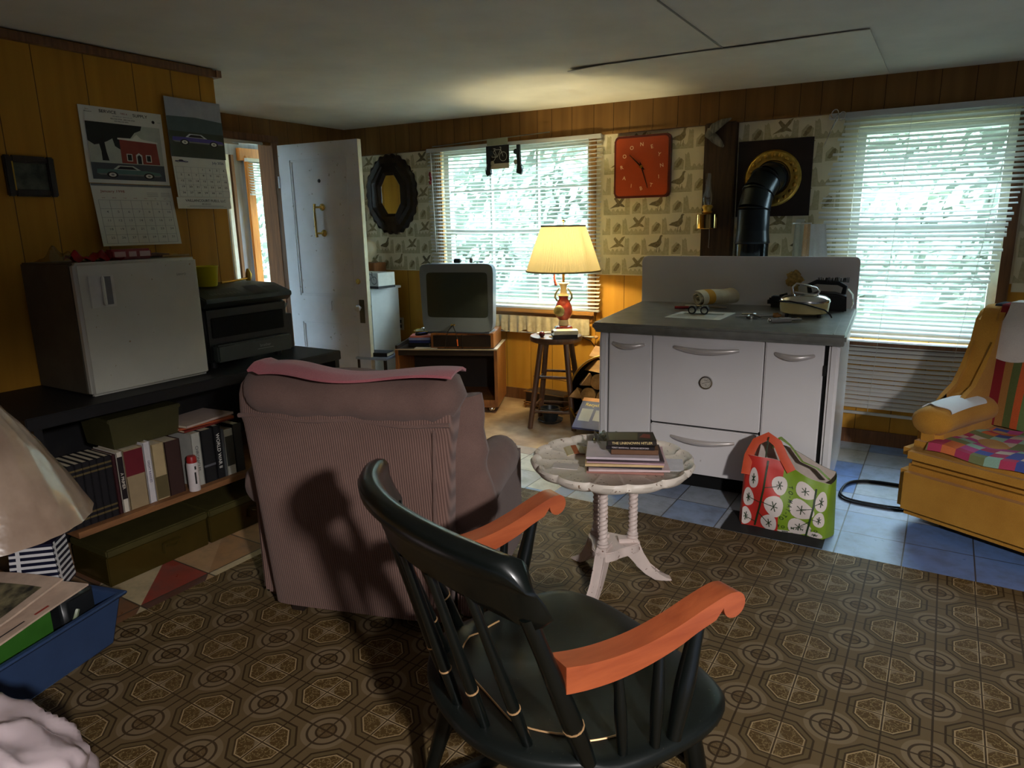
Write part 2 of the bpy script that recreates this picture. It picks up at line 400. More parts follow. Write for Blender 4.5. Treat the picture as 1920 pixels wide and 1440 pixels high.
def wallpaper(name, x0, x1, z0, z1, y, skip=[]):
    bb = B(); fn0 = lambda x, z: Vector((x, y, z)); f1 = lambda x, z: Vector((x, y-.0006, z)); f2 = lambda x, z: Vector((x, y-.0012, z))
    rnd = random.Random(3)
    bb.box(((x0+x1)/2, y+.001, (z0+z1)/2), (x1-x0, .002, z1-z0), mat=m_paperbase)
    row = 0; z = z1-.13
    while z > z0+.005:
        x = x0-.14+(.15 if row % 2 else 0); k = 0
        while x < x1:
            def cl(px): return min(x1-.001, max(x0+.001, px))
            u = .0023; cx = x
            if cx+.2 > x0 and cx < x1-.02:
                n = 20; pts = []
                for i in range(n+1):
                    h = .028+.012*math.sin(i*1.9+k)
                    if i in (0, 1, 2, 3): h = .105+.010*math.sin(i*4)
                    if i in (17, 18, 19, 20): h = .112+.010*math.sin(i*3)
                    pts.append((cl(cx+.205*i/n), z+h))
                for (xa, za), (xb, zb) in zip(pts, pts[1:]):
                    if xb-xa > .001: bb.poly([(xa, z-.006), (xb, z-.006), (xb, zb), (xa, za)], m_wp1, f1)
                P = pheasant if (k+row) % 2 == 0 else flying; ink = m_wp2 if (k+row) % 3 else m_wp3
                if cx+.05 > x0 and cx+.19 < x1:
                    bb.poly([(cx+.048+px*u*.72, z+.026+py*u*.72) for px, py in P], ink, f2)
                    if P is pheasant:
                        bb.stroke([(cx+.118, z+.048), (cx+.113, z+.012)], .004, ink, f2); bb.stroke([(cx+.134, z+.048), (cx+.133, z+.012)], .004, ink, f2)
            qx = cx+.228
            if qx > x0+.01 and qx+.06 < x1:
                bb.poly([(qx-.006, z+.0), (qx+.062, z+.002), (qx+.066, z+.06), (qx+.03, z+.085), (qx-.004, z+.05)], m_wp1, f1)
                bb.poly([(qx+.004+px*.0013, z+.014+py*.0014) for px, py in quail], m_wp2, f2)
            x += .30; k += 1
        z -= .143; row += 1
    return struct(bb.build(name, smooth=0, fix=False))
wallpaper('wall_paper_left', XL, -3.34, 1.045, 2.045, YB-.004)
wallpaper('wall_paper_middle', -1.80, -1.05, 1.045, 2.045, YB-.004)
wallpaper('wall_paper_right', -.835, -.20, 1.045, 2.045, YB-.004, skip=[])
wallpaper('wall_paper_far_right', .73, 1.6, 1.0, 2.045, YB-.004)

# ------------------------------------------------------------------ windows
m_sash = flat('white window sash', (214, 214, 206), .5); m_glass = mat_glass('window glass')
m_case = mat_wood('golden stained window casing', (190, 140, 74), (150, 100, 46), .5, 0)
def window(name, hole, mull, bars, rail, sill_mat, casing):
    x0, x1, z0, z1 = hole; cx, cz = (x0+x1)/2, (z0+z1)/2; y = YB+.07
    b = B(); t = .045
    b.box((x0+t/2, y, cz), (t, .06, z1-z0)); b.box((x1-t/2, y, cz), (t, .06, z1-z0)); b.box((cx, y, z0+t/2), (x1-x0-2*t, .06, t)); b.box((cx, y, z1-t/2), (x1-x0-2*t, .06, t))
    b.box((cx, y, rail), (x1-x0-2*t, .055, .045))
    for mx in mull: b.box((mx, y, (z0+z1)/2), (.018, .03, z1-z0-2*t))
    for z in bars: b.box((cx, y, z), (x1-x0-2*t, .026, .018))
    fr = struct(b.build(name, m_sash, smooth=0))
    g = B(); g.box((cx, y+.012, cz), (x1-x0-.06, .004, z1-z0-.06)); p = g.build('glass_pane', m_glass, fr, smooth=0); p['kind'] = 'structure'
    c = B(); cw = .055
    for xx in casing: c.box((xx, YB-.008, (z0+z1)/2), (cw, .02, z1-z0+.06))
    c.box((cx, YB-.02, z0-.018), (x1-x0+.12, .07, .03)); c.box((cx, YB-.006, z0-.06), (x1-x0+.06, .018, .055))
    o = c.build('window_casing', sill_mat, fr, smooth=0); o['kind'] = 'structure'
    # opening lining
    return fr
window('window_1', W1, [-2.82, -2.385], [1.70, 1.06], 1.375, m_case, [W1[0]-.02, W1[1]+.02])
window('window_2', W2, [], [], 1.36, m_trimw, [W2[1]+.025])

# blinds
m_slat = mat_translucent('white vinyl blind slat', (214, 214, 212), .24, .5)
m_cord = flat('blind cord', (206, 204, 196), .8)
def slat(b, xl, xr, y, z, tilt, wd, sag=0, n=9, mat=None):
    c, s = math.cos(tilt), math.sin(tilt)
    V = []; Fs = []
    for i in range(n+1):
        u = i/n; x = xl+(xr-xl)*u; zz = z-sag*4*u*(1-u)
        for k in (-1, -.4, .4, 1):
            q = k*wd/2; cr = .0022*(1-k*k)
            V.append((x, y+q*c-cr*s, zz+q*s+cr*c))
    for i in range(n):
        for k in range(3): a = i*4+k; Fs.append((a, a+1, a+5, a+4))
    b.add(V, Fs, mat)
def ladder(b, xf, y, z0, z1, n=12):
    for dy in (-.013, .013): b.tube([(xf(z0+(z1-z0)*i/n), y+dy, z0+(z1-z0)*i/n) for i in range(n+1)], .0009, 4)

t = thing('window_blind', 'white slatted venetian blind on the window behind the television and lamp', 'blind', (-2.585, YB-.045, .763))
L = lambda *p: (p[0]+2.585, p[1]-(YB-.045), p[2]-.763)
b = B(); b.box(L(-2.585, YB-.045, 2.035), (1.585, .034, .03), bev=.003); b.build('headrail', m_slat, t)
b = B(); rr = random.Random(5); nsl = 43
for i in range(nsl):
    z = 2.005-i*.0287; sag = .006*math.sin(i*.35)+.004; dx = rr.uniform(-.006, .006)
    slat(b, *( -1.577/2+.787-.787+dx*1, 1.577/2+dx), 0, z-.763, math.radians(24+rr.uniform(-4, 4)), .025, sag+.004)
b.build('slats', m_slat, t, smooth=60, fix=False)
b = B(); b.box((0, 0, .012), (1.575, .026, .016), bev=.003); b.build('bottom_rail', m_slat, t)
b = B()
for xx in (-.69, -.02, .28, .70):
    for dy in (-.013, .013): b = B(); b.cyl((xx, dy, .012), (xx, dy, 1.27), .0009, seg=5); b.build('ladder_cord', m_cord, t)
b = B(); b.cyl((-.735, -.03, 1.26), (-.715, -.03, .45), .0035, seg=6); b.build('tilt_wand', m_cord, t)

t = thing('window_blind', 'drooping white venetian blind with crooked slats beside the gold armchair', 'blind', (.2, YB-.05, .2))
b = B(); b.box((.07, 0, 1.825), (1.12, .036, .032), bev=.003); b.build('headrail', m_slat, t)
def interp(z, T):
    for (za, a), (zb, bb_) in zip(T, T[1:]):
        if za >= z >= zb: return a+(bb_-a)*(za-z)/(za-zb)
    return T[-1][1]
LT = [(2.1, -.19), (1.9, -.22), (1.75, -.245), (1.46, -.295), (1.2, -.285), (.66, -.24), (.1, -.2)]; RT = [(2.1, .80), (1.62, .76), (1.55, .70), (1.35, .676), (1.14, .638), (.96, .595), (.66, .57), (.1, .60)]
b = B(); rr = random.Random(11); z = 2.005; i = 0
while z > .25:
    grp = math.sin(i*.62)+.6*math.sin(i*.27+1); tl = 37+12*grp if z > .66 else 58
    if z > 1.72: tl = 46+rr.uniform(-8, 8)
    xl = interp(z, LT)+rr.uniform(-.022, .022); xr = interp(z, RT)+rr.uniform(-.012, .012)
    slat(b, xl-.2, xr-.2, 0, z-.2, math.radians(tl+rr.uniform(-5, 5)), .025, rr.uniform(.0, .006) + .004*math.sin(i*.4))
    z -= .0287+rr.uniform(-.002, .002); i += 1
b.build('slats', m_slat, t, smooth=60, fix=False)
b = B(); b.box((.0, 0, .012), (.80, .026, .016), bev=.003); b.build('bottom_rail', m_slat, t)
b = B()
for xt, xb in ((-.32, -.33), (-.05, -.13), (.44, .26)):
    for dy in (-.013, .013): b = B(); b.cyl((xb, dy, .02), (xt, dy, 1.81), .0009, seg=5); b.build('ladder_cord', m_cord, t)

# ------------------------------------------------------------------ outside the windows
m_lawn = mat('mown lawn', (112, 120, 98), .95, var=.25, scale=1.2, c2=(98, 108, 88)); m_leaf = mat('tree leaves', (156, 162, 146), .8, var=.3, scale=1.6, c2=(128, 138, 124))
b = B(); b.add([(-40, 2.07, -.5), (40, 2.07, -.5), (40, 60, -.5), (-40, 60, -.5)], [(0, 1, 2, 3)]); o = b.build('lawn', m_lawn, smooth=0); tag(o, 'green lawn outside seen through the blind slats', 'lawn', kind='stuff')
b = B(); b.add([(-40, -40, -.52), (-5.75, -40, -.52), (-5.75, 60, -.52), (-40, 60, -.52)], [(0, 1, 2, 3)]); o = b.build('lawn', m_lawn, smooth=0); tag(o, 'green lawn outside the porch window', 'lawn', kind='stuff')
def tree(x, y, h, r, seed, label):
    t = thing('leafy_tree', label, 'tree', (x, y, -.5)); rr = random.Random(seed)
    b = B(); b.tube([(0, 0, 0), (.05, 0, h*.4), (0, .05, h*.8)], [.16, .13, .05], 8); b.build('trunk', m_trimw, t)
    b = B()
    for k in range(1500):
        d = Vector((rr.gauss(0, 1), rr.gauss(0, 1), rr.gauss(0, 1))).normalized()*r*(rr.random()**.4); c = Vector((d.x, d.y, h*.55+d.z*1.1*h/(2*r)*.9))
        n = Vector((rr.gauss(0, 1), rr.gauss(0, 1), rr.gauss(0, 1))).normalized(); a = n.orthogonal().normalized()*rr.uniform(.07, .17); e = n.cross(a)*.6
        b.add([c-a, c-e, c+a, c+e], [(0, 1, 2, 3)])
    b.build('foliage', m_leaf, t, smooth=0, fix=False)
b = B(); rr = random.Random(17)
for k in range(22000):
    c = Vector((rr.uniform(-26, 14), 13+rr.uniform(-1.6, 1.6)+.8*math.sin(k), 0)); c.z = -.05+9*rr.random()**1.15
    n = Vector((rr.gauss(0, 1), rr.gauss(-.6, 1), rr.gauss(0, 1))).normalized(); a = n.orthogonal().normalized()*rr.uniform(.07, .19); e = n.cross(a)*.6
    b.add([c-a, c-e, c+a, c+e], [(0, 1, 2, 3)])
b.grid(120, 40, lambda u, v: Vector((-28+46*u, 15.2+.9*math.sin(u*61+v*9)+.7*math.sin(u*143-v*23)+.5*math.sin(v*31+u*17), -.45+9.5*v+.3*v*math.sin(u*90))))
tag(b.build('treeline', m_leaf, smooth=0, fix=False), 'line of leafy trees across the lawn beyond the blinds', 'trees', kind='stuff')
tree(-1.2, 8.5, 5.5, 1.8, 3, 'young leafy tree on the lawn nearer than the line of trees')
# ------------------------------------------------------------------ porch beyond the door
m_gp = mat('weathered grey boards', (150, 156, 172), .8, var=.18, scale=3, stretch=(8, 8, 1)); m_orange = mat_wood('varnished orange post', (206, 136, 62), (170, 100, 40), .35, 2)
wall_holes('x', -5.42, .1, -1.5, 3.4, -.48, 2.3, [(1.65, 2.6, .9, 2.06)], 'porch_wall', [m_gp])
b = B()
for y, wd, mt in ((1.372, .035, m_sash), (1.43, .03, m_trimw), (.9, .02, m_trimw), (1.15, .02, m_trimw)): b.box((-5.305, y, 1.05), (.03, wd, 2.1), mat=mt)
b.box((-5.3, 1.95, 2.11), (.05, .9, .11), mat=m_orange)
struct(b.build('porch_trim', smooth=0))
b = B(); b.box((-5.36, 1.665, 1.45), (.06, .03, 1.16)); b.box((-5.36, 2.6, 1.45), (.06, .05, 1.16)); b.box((-5.36, 2.16, 1.32), (.05, .9, .04)); b.box((-5.36, 2.16, .92), (.06, .9, .05)); b.box((-5.36, 1.86, 1.1), (.03, .015, .42))
fr = struct(b.build('window_3', m_sash, smooth=0)); g = B(); g.box((-5.37, 2.16, 1.48), (.004, .84, 1.1)); g.build('glass_pane', m_glass, fr, smooth=0)['kind'] = 'structure'
b = B(); b.box((-5.275, 1.592, 1.1), (.03, .085, 2.0), bev=.006); tag(b.build('porch_post', m_orange), 'varnished orange wooden post by the porch window', 'post')
t = thing('window_blind', 'small half-raised white blind on the porch window through the doorway', 'blind', (-5.20, 1.82, 1.74))
b = B(); b.box((.0, .06, .315), (.04, .75, .03)); b.build('headrail', m_slat, t)
b = B()
for k in range(12):
    z = .03+k*.024; V = []
    b.box((0, .06+.004*(k % 3), z), (.026, .7, .002), rot=(0, .45, 0))
b.build('slats', m_slat, t, smooth=0); b = B(); b.box((0, .06, .008), (.03, .7, .016)); b.build('bottom_rail', m_slat, t)
b = B(); b.box((-4.95, 1, -.02), (1.1, 4.5, .04)); struct(b.build('porch_floor', m_gp, smooth=0))
# door frame
b = B(); b.box((XL-.03, 1.085, 1.05), (.17, .065, 2.10)); b.box((XL-.03, -.13, 1.05), (.17, .065, 2.10)); b.box((XL-.03, .48, 2.128), (.17, 1.28, .05)); struct(b.build('door_frame', m_trimw, smooth=0))
b = B(); b.box((XL+.03, .55, 2.088), (.03, .85, .022), bev=.004); b.box((XL+.03, .5, 2.068), (.016, .5, .01)); b.box((XL+.03, .5, 2.076), (.008, .4, .02)); tag(b.build('door_track', mat('bright metal track', (210, 212, 214), .25, 1, var=.03)), 'shiny metal track under the door header', 'track')
# ------------------------------------------------------------------ linoleum rug on the floor
def lino_mat():
    m = bpy.data.materials.new('patterned linoleum'); m.use_nodes = True; t = NT(m); b = t.n['Principled BSDF']
    v = t.coord('Object'); o = t.sep(v); a = .25
    px = t.m('SUBTRACT', t.m('FRACT', t.m('DIVIDE', t.m('ADD', o[0], 10), a)), .5); py = t.m('SUBTRACT', t.m('FRACT', t.m('DIVIDE', t.m('ADD', o[1], 10), a)), .5)
    ax, ay = t.m('ABSOLUTE', px), t.m('ABSOLUTE', py)
    oc = t.m('MAXIMUM', t.m('MAXIMUM', ax, ay), t.m('MULTIPLY', t.m('ADD', ax, ay), .7071))
    ex, ey = t.m('SUBTRACT', .5, ax), t.m('SUBTRACT', .5, ay)
    dc = t.m('SQRT', t.m('ADD', t.m('MULTIPLY', ex, ex), t.m('MULTIPLY', ey, ey)))
    dd = t.m('SQRT', t.m('ADD', t.m('MULTIPLY', ax, ax), t.m('MULTIPLY', ay, ay)))
    BASE, LIGHT, BROWN, DARK, OLIVE = srgb(104, 86, 58), srgb(124, 106, 80), srgb(84, 64, 34), srgb(46, 32, 18), srgb(120, 100, 66)
    spk = t.noise(v, 420, 2); col = t.mix(t.m('MULTIPLY', t.step(spk, .5, .2), .5), BASE, srgb(100, 84, 62))
    # light ring band round each circle
    col = t.mix(t.m('MULTIPLY', t.m('SUBTRACT', 1, t.step(dc, .285, .01)), .9), col, LIGHT)
    scr = t.noise(v, 62, 3, .55); scr2 = t.pulse(scr, .5, .03)
    inner = t.m('SUBTRACT', 1, t.step(dc, .118, .008)); col = t.mix(t.m('MULTIPLY', inner, .75), col, BROWN)
    inoct = t.m('SUBTRACT', 1, t.step(oc, .37, .006)); col = t.mix(inoct, col, srgb(98, 82, 54))
    inpet = t.m('SUBTRACT', 1, t.step(oc, .295, .006)); col = t.mix(inpet, col, BROWN)
    col = t.mix(t.m('MULTIPLY', t.m('MULTIPLY', inpet, scr2), .6), col, srgb(156, 134, 92))
    col = t.mix(t.m('MULTIPLY', t.m('MULTIPLY', inner, scr2), .6), col, LIGHT)
    col = t.mix(t.m('MULTIPLY', t.pulse(oc, .285, .012), .9), col, srgb(176, 150, 110))
    # petals meet round a pale four point star
    star = t.m('SUBTRACT', 1, t.step(t.m('ADD', t.m('MULTIPLY', t.m('MULTIPLY', ax, ay), 16), t.m('MULTIPLY', dd, .8)), .115, .02)); star = t.m('MULTIPLY', star, inpet)
    col = t.mix(star, col, LIGHT)
    lightline = t.m('MULTIPLY', inpet, t.m('MAXIMUM', t.pulse(ax, .014, .008), t.pulse(ay, .014, .008))); col = t.mix(t.m('MULTIPLY', lightline, .8), col, srgb(180, 156, 118))
    dk = t.m('MAXIMUM', t.pulse(oc, .372, .015), t.m('MULTIPLY', t.pulse(oc, .30, .014), .9))
    dk = t.m('MAXIMUM', dk, t.m('MAXIMUM', t.pulse(dc, .215, .018), t.pulse(dc, .115, .016)))
    dk = t.m('MAXIMUM', dk, t.m('MAXIMUM', t.pulse(ax, 0, .012), t.pulse(ay, 0, .012)))
    dk = t.m('MAXIMUM', dk, t.m('MAXIMUM', t.pulse(ax, .5, .015), t.pulse(ay, .5, .015)))
    col = t.mix(t.m('MULTIPLY', dk, .85), col, DARK)
    worn = t.step(t.noise(v, 1.7, 4), .45, .3); col = t.mix(t.m('MULTIPLY', worn, .3), col, srgb(92, 72, 48))
    t.l.new(col, b.inputs['Base Color']); b.inputs['Roughness'].default_value = .6; b.inputs['Specular IOR Level'].default_value = .16
    t.bump(t.m('ADD', spk, dk), .12, .001, b); return m
b = B(); b.box((-.50, -1.86, .0015), (3.2, 4.06, .003)); tag(b.build('linoleum_rug', lino_mat(), smooth=0), 'brown patterned linoleum rug with octagons and rings across the floor', 'rug')

# ------------------------------------------------------------------ rocking chair
m_black = mat('satin black paint', (11, 15, 13), .30, var=.1, scale=8, spec=.45, coat=.15)
m_seatb = mat('dusty black seat paint', (18, 23, 21), .42, var=.15, scale=10, spec=.45, speck=((76, 72, 62), 140, .72))
m_maple = mat_wood('maple arm', (178, 90, 50), (148, 68, 36), .38, 1, 2.2, 12, coat=.3, bump=.04)
m_goldring = mat('worn gold stripe', (214, 170, 120), .4, .35, var=.15)
def seat_r(an, lip=0):
    c, s = math.cos(an), math.sin(an)
    a_, bf, br = .318+lip, .262+lip, .345+lip
    bb = bf if s > 0 else br; n = 3.2 if s > 0 else 2.3
    return 1/((abs(c)/a_)**n+(abs(s)/bb)**n)**(1/n)
CH = thing('rocking_chair', 'black painted rocking chair with orange maple arms in the foreground', 'chair', (-.245, -1.638, 0), -.471)
b = B(); NS = 64
def seat_z(x, y, q):
    z = .428-.012*math.exp(-((abs(x)-.11)/.09)**2-((y+.02)/.14)**2)
    if y < -.14: z += .018*min(1, (-.14-y)/.04)
    if y > .15: z -= .9*(y-.15)**1.6
    return z
rings = [0, .25, .5, .7, .82, .9, .95, .985, 1.0]
V = []; Fs = []
for j, q in enumerate(rings):
    for k in range(NS):
        an = 2*PI*k/NS; r = seat_r(an)*q; x, y = r*math.cos(an), r*math.sin(an); z = seat_z(x, y, q)
        if q > .95: z -= .010*((q-.95)/.05)**2
        V.append((x, y, z))
nb = len(rings)
for q, dz in ((1.0, -.026), (.975, -.042), (.9, -.05), (0, -.05)):
    for k in range(NS):
        an = 2*PI*k/NS; r = seat_r(an)*q; x, y = r*math.cos(an), r*math.sin(an); V.append((x, y, seat_z(x, y, 1)+dz if q > .5 else .375))
for j in range(len(rings)+3):
    for k in range(NS): Fs.append((j*NS+k, j*NS+(k+1) % NS, (j+1)*NS+(k+1) % NS, (j+1)*NS+k))
b.add(V, Fs); seat = b.build('seat', m_seatb, CH, smooth=50)
# gold line painted on the seat just inside the raised rear rim
b = B(); ln = []
for k in range(41):
    an = PI+.28+(PI-.56)*k/40; r = seat_r(an)*.78; x, y = r*math.cos(an), r*math.sin(an)
    ln.append((x, max(y, -.25), seat_z(x, max(y, -.25), .8)+.0015))
b.tube(ln, .0022, 5)
for sx in (): b.tube([(sx*.2, -.13, seat_z(.2, -.13, .8)+.0015), (sx*.285, -.06, seat_z(.285, -.06, .8)-.001)], .002, 5)
sl = b.build('seat_stripe', m_goldring, CH); sl['label'] = 'thin gold painted line'

def turned(p0, p1, r, ringat=None, bulge=.35, n=14, taper=.75):
    p0, p1 = Vector(p0), Vector(p1); pts = []; rs = []
    for i in range(n+1):
        u = i/n; pts.append(p0.lerp(p1, u)); rs.append(r*(taper+(1-taper)*math.exp(-((u-bulge)/.28)**2)))
    return pts, rs
def arc_b(a): return -.176-.135*(1-(a/.27)**2)
def crest_b(a, wc=.305): return -.315-.112*(1-(a/wc)**2)
rr = random.Random(2)
def spindle(a, r, ztop, atop, btop, name='back_spindle', ringu=.27):
    p0 = Vector((a, arc_b(a), .432)); p1 = Vector((atop, btop, ztop))
    b = B(); pts, rs = turned(p0, p1, r, bulge=.30); b.tube(pts, rs, 12); o = b.build(name, m_black, CH, smooth=60)
    g = B()
    for uu in (ringu,):
        q = p0.lerp(p1, uu); d = (p1-p0).normalized(); rad = r*(.75+.25*math.exp(-((uu-.30)/.28)**2))+.0012
        g.tube([q-d*.0018, q+d*.0018], rad, 14)
    gg = g.build('gold_ring', m_goldring, o); gg['label'] = 'thin gold painted band'
    return o
for a in (-.18, -.09, 0, .09, .18): spindle(a, .0125, .815, a*1.03, crest_b(a)+.012)
for s in (-1, 1): spindle(s*.27, .0205, .795, s*.285, crest_b(.285)+.012, 'back_post')
# crest rail: bowed plank with a rolled top
b = B(); nu = 30; secs = [(-.085, .010), (-.03, .013), (.02, .014), (.036, .018), (.052, .022), (.066, .016), (.071, 0), (.067, -.018), (.054, -.030), (.036, -.032), (.022, -.022), (.0, -.014), (-.05, -.012), (-.085, -.009)]
V = []; Fs = []; wc = .318
for i in range(nu+1):
    a = -wc+2*wc*i/nu; e = abs(a)/wc; k = math.sqrt(max(0, 1-max(0, (e-.93)/.07)**2))*.72+.28; hs = (1-.10*e**3)
    for (z, dy) in secs:
        zz = .842+.026*(1-e**2)+(z*hs)*(k if z > 0 else min(1, .5+.5*k)) + (.026*(1-e**2) if z < -.06 else 0)
        V.append((a, crest_b(a, wc)+dy*k - (z*.30), zz))
ns = len(secs)
for i in range(nu):
    for k in range(ns): Fs.append((i*ns+k, i*ns+(k+1) % ns, (i+1)*ns+(k+1) % ns, (i+1)*ns+k))
Fs += [tuple(range(ns)), tuple(nu*ns+k for k in range(ns))][::1]
b.add(V, Fs); b.build('crest_rail', m_black, CH, smooth=70)
# maple arms with a scrolled front
def arm(s):
    top = [(-.245, .676), (-.20, .668), (-.14, .664), (-.07, .668), (0, .682), (.06, .700), (.10, .711), (.125, .716)]
    cx, cz, r = .140, .688, .0275
    arcp = [(cx+r*math.cos(t), cz+r*math.sin(t)) for t in [math.radians(x) for x in (85, 60, 35, 10, -15, -40, -65, -90, -115, -140, -165, -185)]]
    bot = [(.095, .668), (.05, .655), (0, .637), (-.07, .621), (-.14, .614), (-.20, .616), (-.245, .622)]
    def cr(P):
        Q = [P[0]]+P+[P[-1]]; out = []
        for i in range(1, len(Q)-2):
            for k in range(4):
                t = k/4; a_, b_, c_, d_ = Q[i-1], Q[i], Q[i+1], Q[i+2]
                out.append(tuple(.5*(2*b_[j]+(c_[j]-a_[j])*t+(2*a_[j]-5*b_[j]+4*c_[j]-d_[j])*t*t+(3*b_[j]-a_[j]-3*c_[j]+d_[j])*t**3) for j in (0, 1)))
        return out+[P[-1]]
    pr = cr(top+arcp)+cr(bot)
    b = B(); M = Matrix(((0, 0, 1, 0), (1, 0, 0, 0), (0, 1, 0, 0), (0, 0, 0, 1)))
    b.prism([(p[0], p[1]) for p in pr], -.026, .026, M=M, bev=.004)
    for v in b.bm.verts: v.co.x += s*(.272+.030*(v.co.y+.22)/.36)
    o = b.build('arm', m_maple, CH, smooth=35); o['label'] = 'right maple arm with scrolled end' if s > 0 else 'left maple arm with scrolled end'
for s in (1, -1):
    arm(s)
    for (a0, b0, a1, b1, z1, r, nm) in ((.303, .012, .297, .075, .668, .020, 'arm_post'), (.300, -.035, .290, -.02, .634, .0135, 'arm_spindle'), (.284, -.103, .280, -.115, .616, .0125, 'arm_spindle')):
        b = B(); pts, rs = turned((s*a0, b0, .424), (s*a1, b1, z1), r, bulge=.45); b.tube(pts, rs, 12); b.build(nm, m_black, CH, smooth=60)
    for (b0, b1, z1, nm) in ((.15, .19, .048, 'front_leg'), (-.20, -.29, .048, 'rear_leg')):
        p0, p1 = (s*.20, b0, .385), (s*.245, b1, z1); b = B(); pts, rs = turned(p0, p1, .024, bulge=.4, taper=.7); b.tube(pts, rs, 12); lg = b.build(nm, m_black, CH, smooth=60)
        g = B(); q = Vector(p0).lerp(Vector(p1), .22); d = (Vector(p1)-Vector(p0)).normalized(); g.tube([q-d*.004, q+d*.004], .0228, 14); g.build('gold_ring', m_goldring, lg)
    b = B(); pts = []
    for i in range(25):
        y = -.62+1.02*i/24; pts.append((s*.245, y, .022+.16*(y+.02)**2))
    b.tube(pts, .021, 8, sq=(.75, 1.1)); b.build('rocker', m_black, CH, smooth=50)
    b = B(); b.cyl((s*.222, .168, .20), (s*.222, -.243, .20), .011); b.build('stretcher', m_black, CH)
b = B(); b.cyl((-.222, .168, .22), (.222, .168, .22), .012); b.build('stretcher', m_black, CH)

# ------------------------------------------------------------------ recliner
m_rec = mat_cloth('mauve corduroy', (138, 108, 98), (98, 74, 67), 700, stripe=(0, .0085, .4), bump=.5, bdist=.003, sheen=.15)
m_rec2 = mat_cloth('mauve plush', (130, 103, 94), (98, 76, 70), 500, bump=.5, bdist=.003, sheen=.15)
RC = thing('recliner', 'mauve corduroy recliner seen from behind, left of the white table', 'armchair', (-1.3225, -1.2925, 0), .2982)
def lean(z): return -.137*z
b = B()   # back shell: lofted rounded slab leaning back, broader to the right at the top
nz = 26; np_ = 40; V = []; Fs = []
for j in range(nz+1):
    q = j/nz; z = .05+q*.905; uL = -.335+.012*q; uR = .345+.105*min(1, q*1.05); th = .20
    k = 1.0 if z < .86 else math.sqrt(max(.02, 1-((z-.86)/.098)**2)); y0 = lean(z)
    for i in range(np_):
        an = 2*PI*(i+.5)/np_; c, s = math.cos(an), math.sin(an); ex = .22
        x = (abs(c)**ex)*(1 if c > 0 else -1); y = (abs(s)**ex)*(1 if s > 0 else -1)
        hw = (uR-uL)/2-(1-k)*.045
        yy = y0+th/2+y*th/2*(.35+.65*k)
        if z > .78 and z < .86: yy -= .010*(1 if y < 0 else 0)*math.sin((z-.78)/.08*PI)
        V.append(((uL+uR)/2+x*hw, yy, z))
for j in range(nz):
    for i in range(np_): Fs.append((j*np_+i, j*np_+(i+1) % np_, (j+1)*np_+(i+1) % np_, (j+1)*np_+i))
Fs += [tuple(range(np_)), tuple(nz*np_+i for i in range(np_))]
b.add(V, Fs); b.build('backrest', m_rec, RC, smooth=60)
b = B()   # head roll over the top of the back
b.tube([(-.30+.75*i/18, lean(.90)+.085+.004*math.sin(i*2.1), .885+.012*math.sin(i*.9)*.4-(.02 if i in (0, 18) else 0)) for i in range(19)], [.04]+[.098]*17+[.05], 18, sq=(1.12, .86)); b.build('head_roll', m_rec2, RC, smooth=70)
b = B(); b.tube([(-.315+.755*i/14, lean(.83)-.002, .815+.006*math.sin(i)) for i in range(15)], .008, 6); b.tube([(.385-.06*i/10, lean(.80-.068*i)-.002, .80-.068*i) for i in range(11)], .006, 6); b.build('seam_welt', m_rec2, RC)
b = B()   # puffy wing beside the back, right-hand side
for s, u0, u1 in ((1, .425, .405), (-1, -.30, -.30)):
    b2 = B(); n = 16; pts = []; rs = []
    for i in range(n+1):
        q = i/n; z = .38+q*.50; pts.append((u1+(u0-u1)*q+(.016*math.sin(q*9) if s > 0 else 0), lean(z)+.14+.01*math.sin(q*7), z)); rs.append((.072 if s > 0 else .03)*(.35+.65*min(1, math.sin(min(1, q*1.15+.08)*PI*.9)*1.6)))
    b2.tube(pts, rs, 16, sq=(.8, 1.5)); b2.build('wing', m_rec2, RC, smooth=70)
    b3 = B(); x = s*.40+.015     # arm: side panel and padded roll
    b3.box((x, .40, .27), (.085, .68, .46), bev=.02); b3.build('side_panel', m_rec, RC, smooth=50)
    b4 = B(); n = 14; b4.tube([(x+.01*s, .06+.50*i/n, .47+.045*(i/n)+.015*math.sin(i/n*PI)) for i in range(n+1)], [.06]+[.085]*(n-2)+[.078, .045], 18, sq=(.95, 1.05)); b4.build('arm', m_rec2, RC, smooth=70)
b.bm.free()
b = B(); b.box((.0, .40, .24), (.68, .74, .36), bev=.03); b.build('base', m_rec, RC, smooth=50)
b = B(); b.box((0, .44, .45), (.62, .58, .13), bev=.05, seg=4); b.build('seat_cushion', m_rec2, RC, smooth=70)
b = B(); b.box((0, .80, .30), (.62, .08, .28), bev=.03, seg=3); b.build('footrest', m_rec2, RC, smooth=70)
m_foot = flat('dark wooden foot', (40, 30, 24), .6)
for sx in (-.26, .26):
    for sy in (.06, .66): b = B(); b.box((sx, sy, .032), (.05, .05, .064)); b.build('foot', m_foot, RC, smooth=0)
# towel draped over the top
m_towel = mat_cloth('dusty pink terry', (196, 118, 124), (160, 86, 94), 400, bump=.6)
b = B(); rr = random.Random(4)
def tw(u, v):
    x = -.235+.70*u; q = (v-.5)*2; z = .984+.014*math.sin(u*8+.5)-.018*max(0, -q-.35)**1.2*(1.2+.7*math.sin(u*5+1))-.03*max(0, q-.5)
    return Vector((x, -.130+.045+q*.072+(.01*math.sin(u*13)), z+(.012 if u < .05 else 0)))
b.grid(40, 14, tw, thick=.009); tag(b.build('pink_towel', m_towel, None, (-1.3225, -1.2925, 0), (0, 0, .2982), smooth=70), 'dusty pink towel draped over the top of the recliner', 'towel')

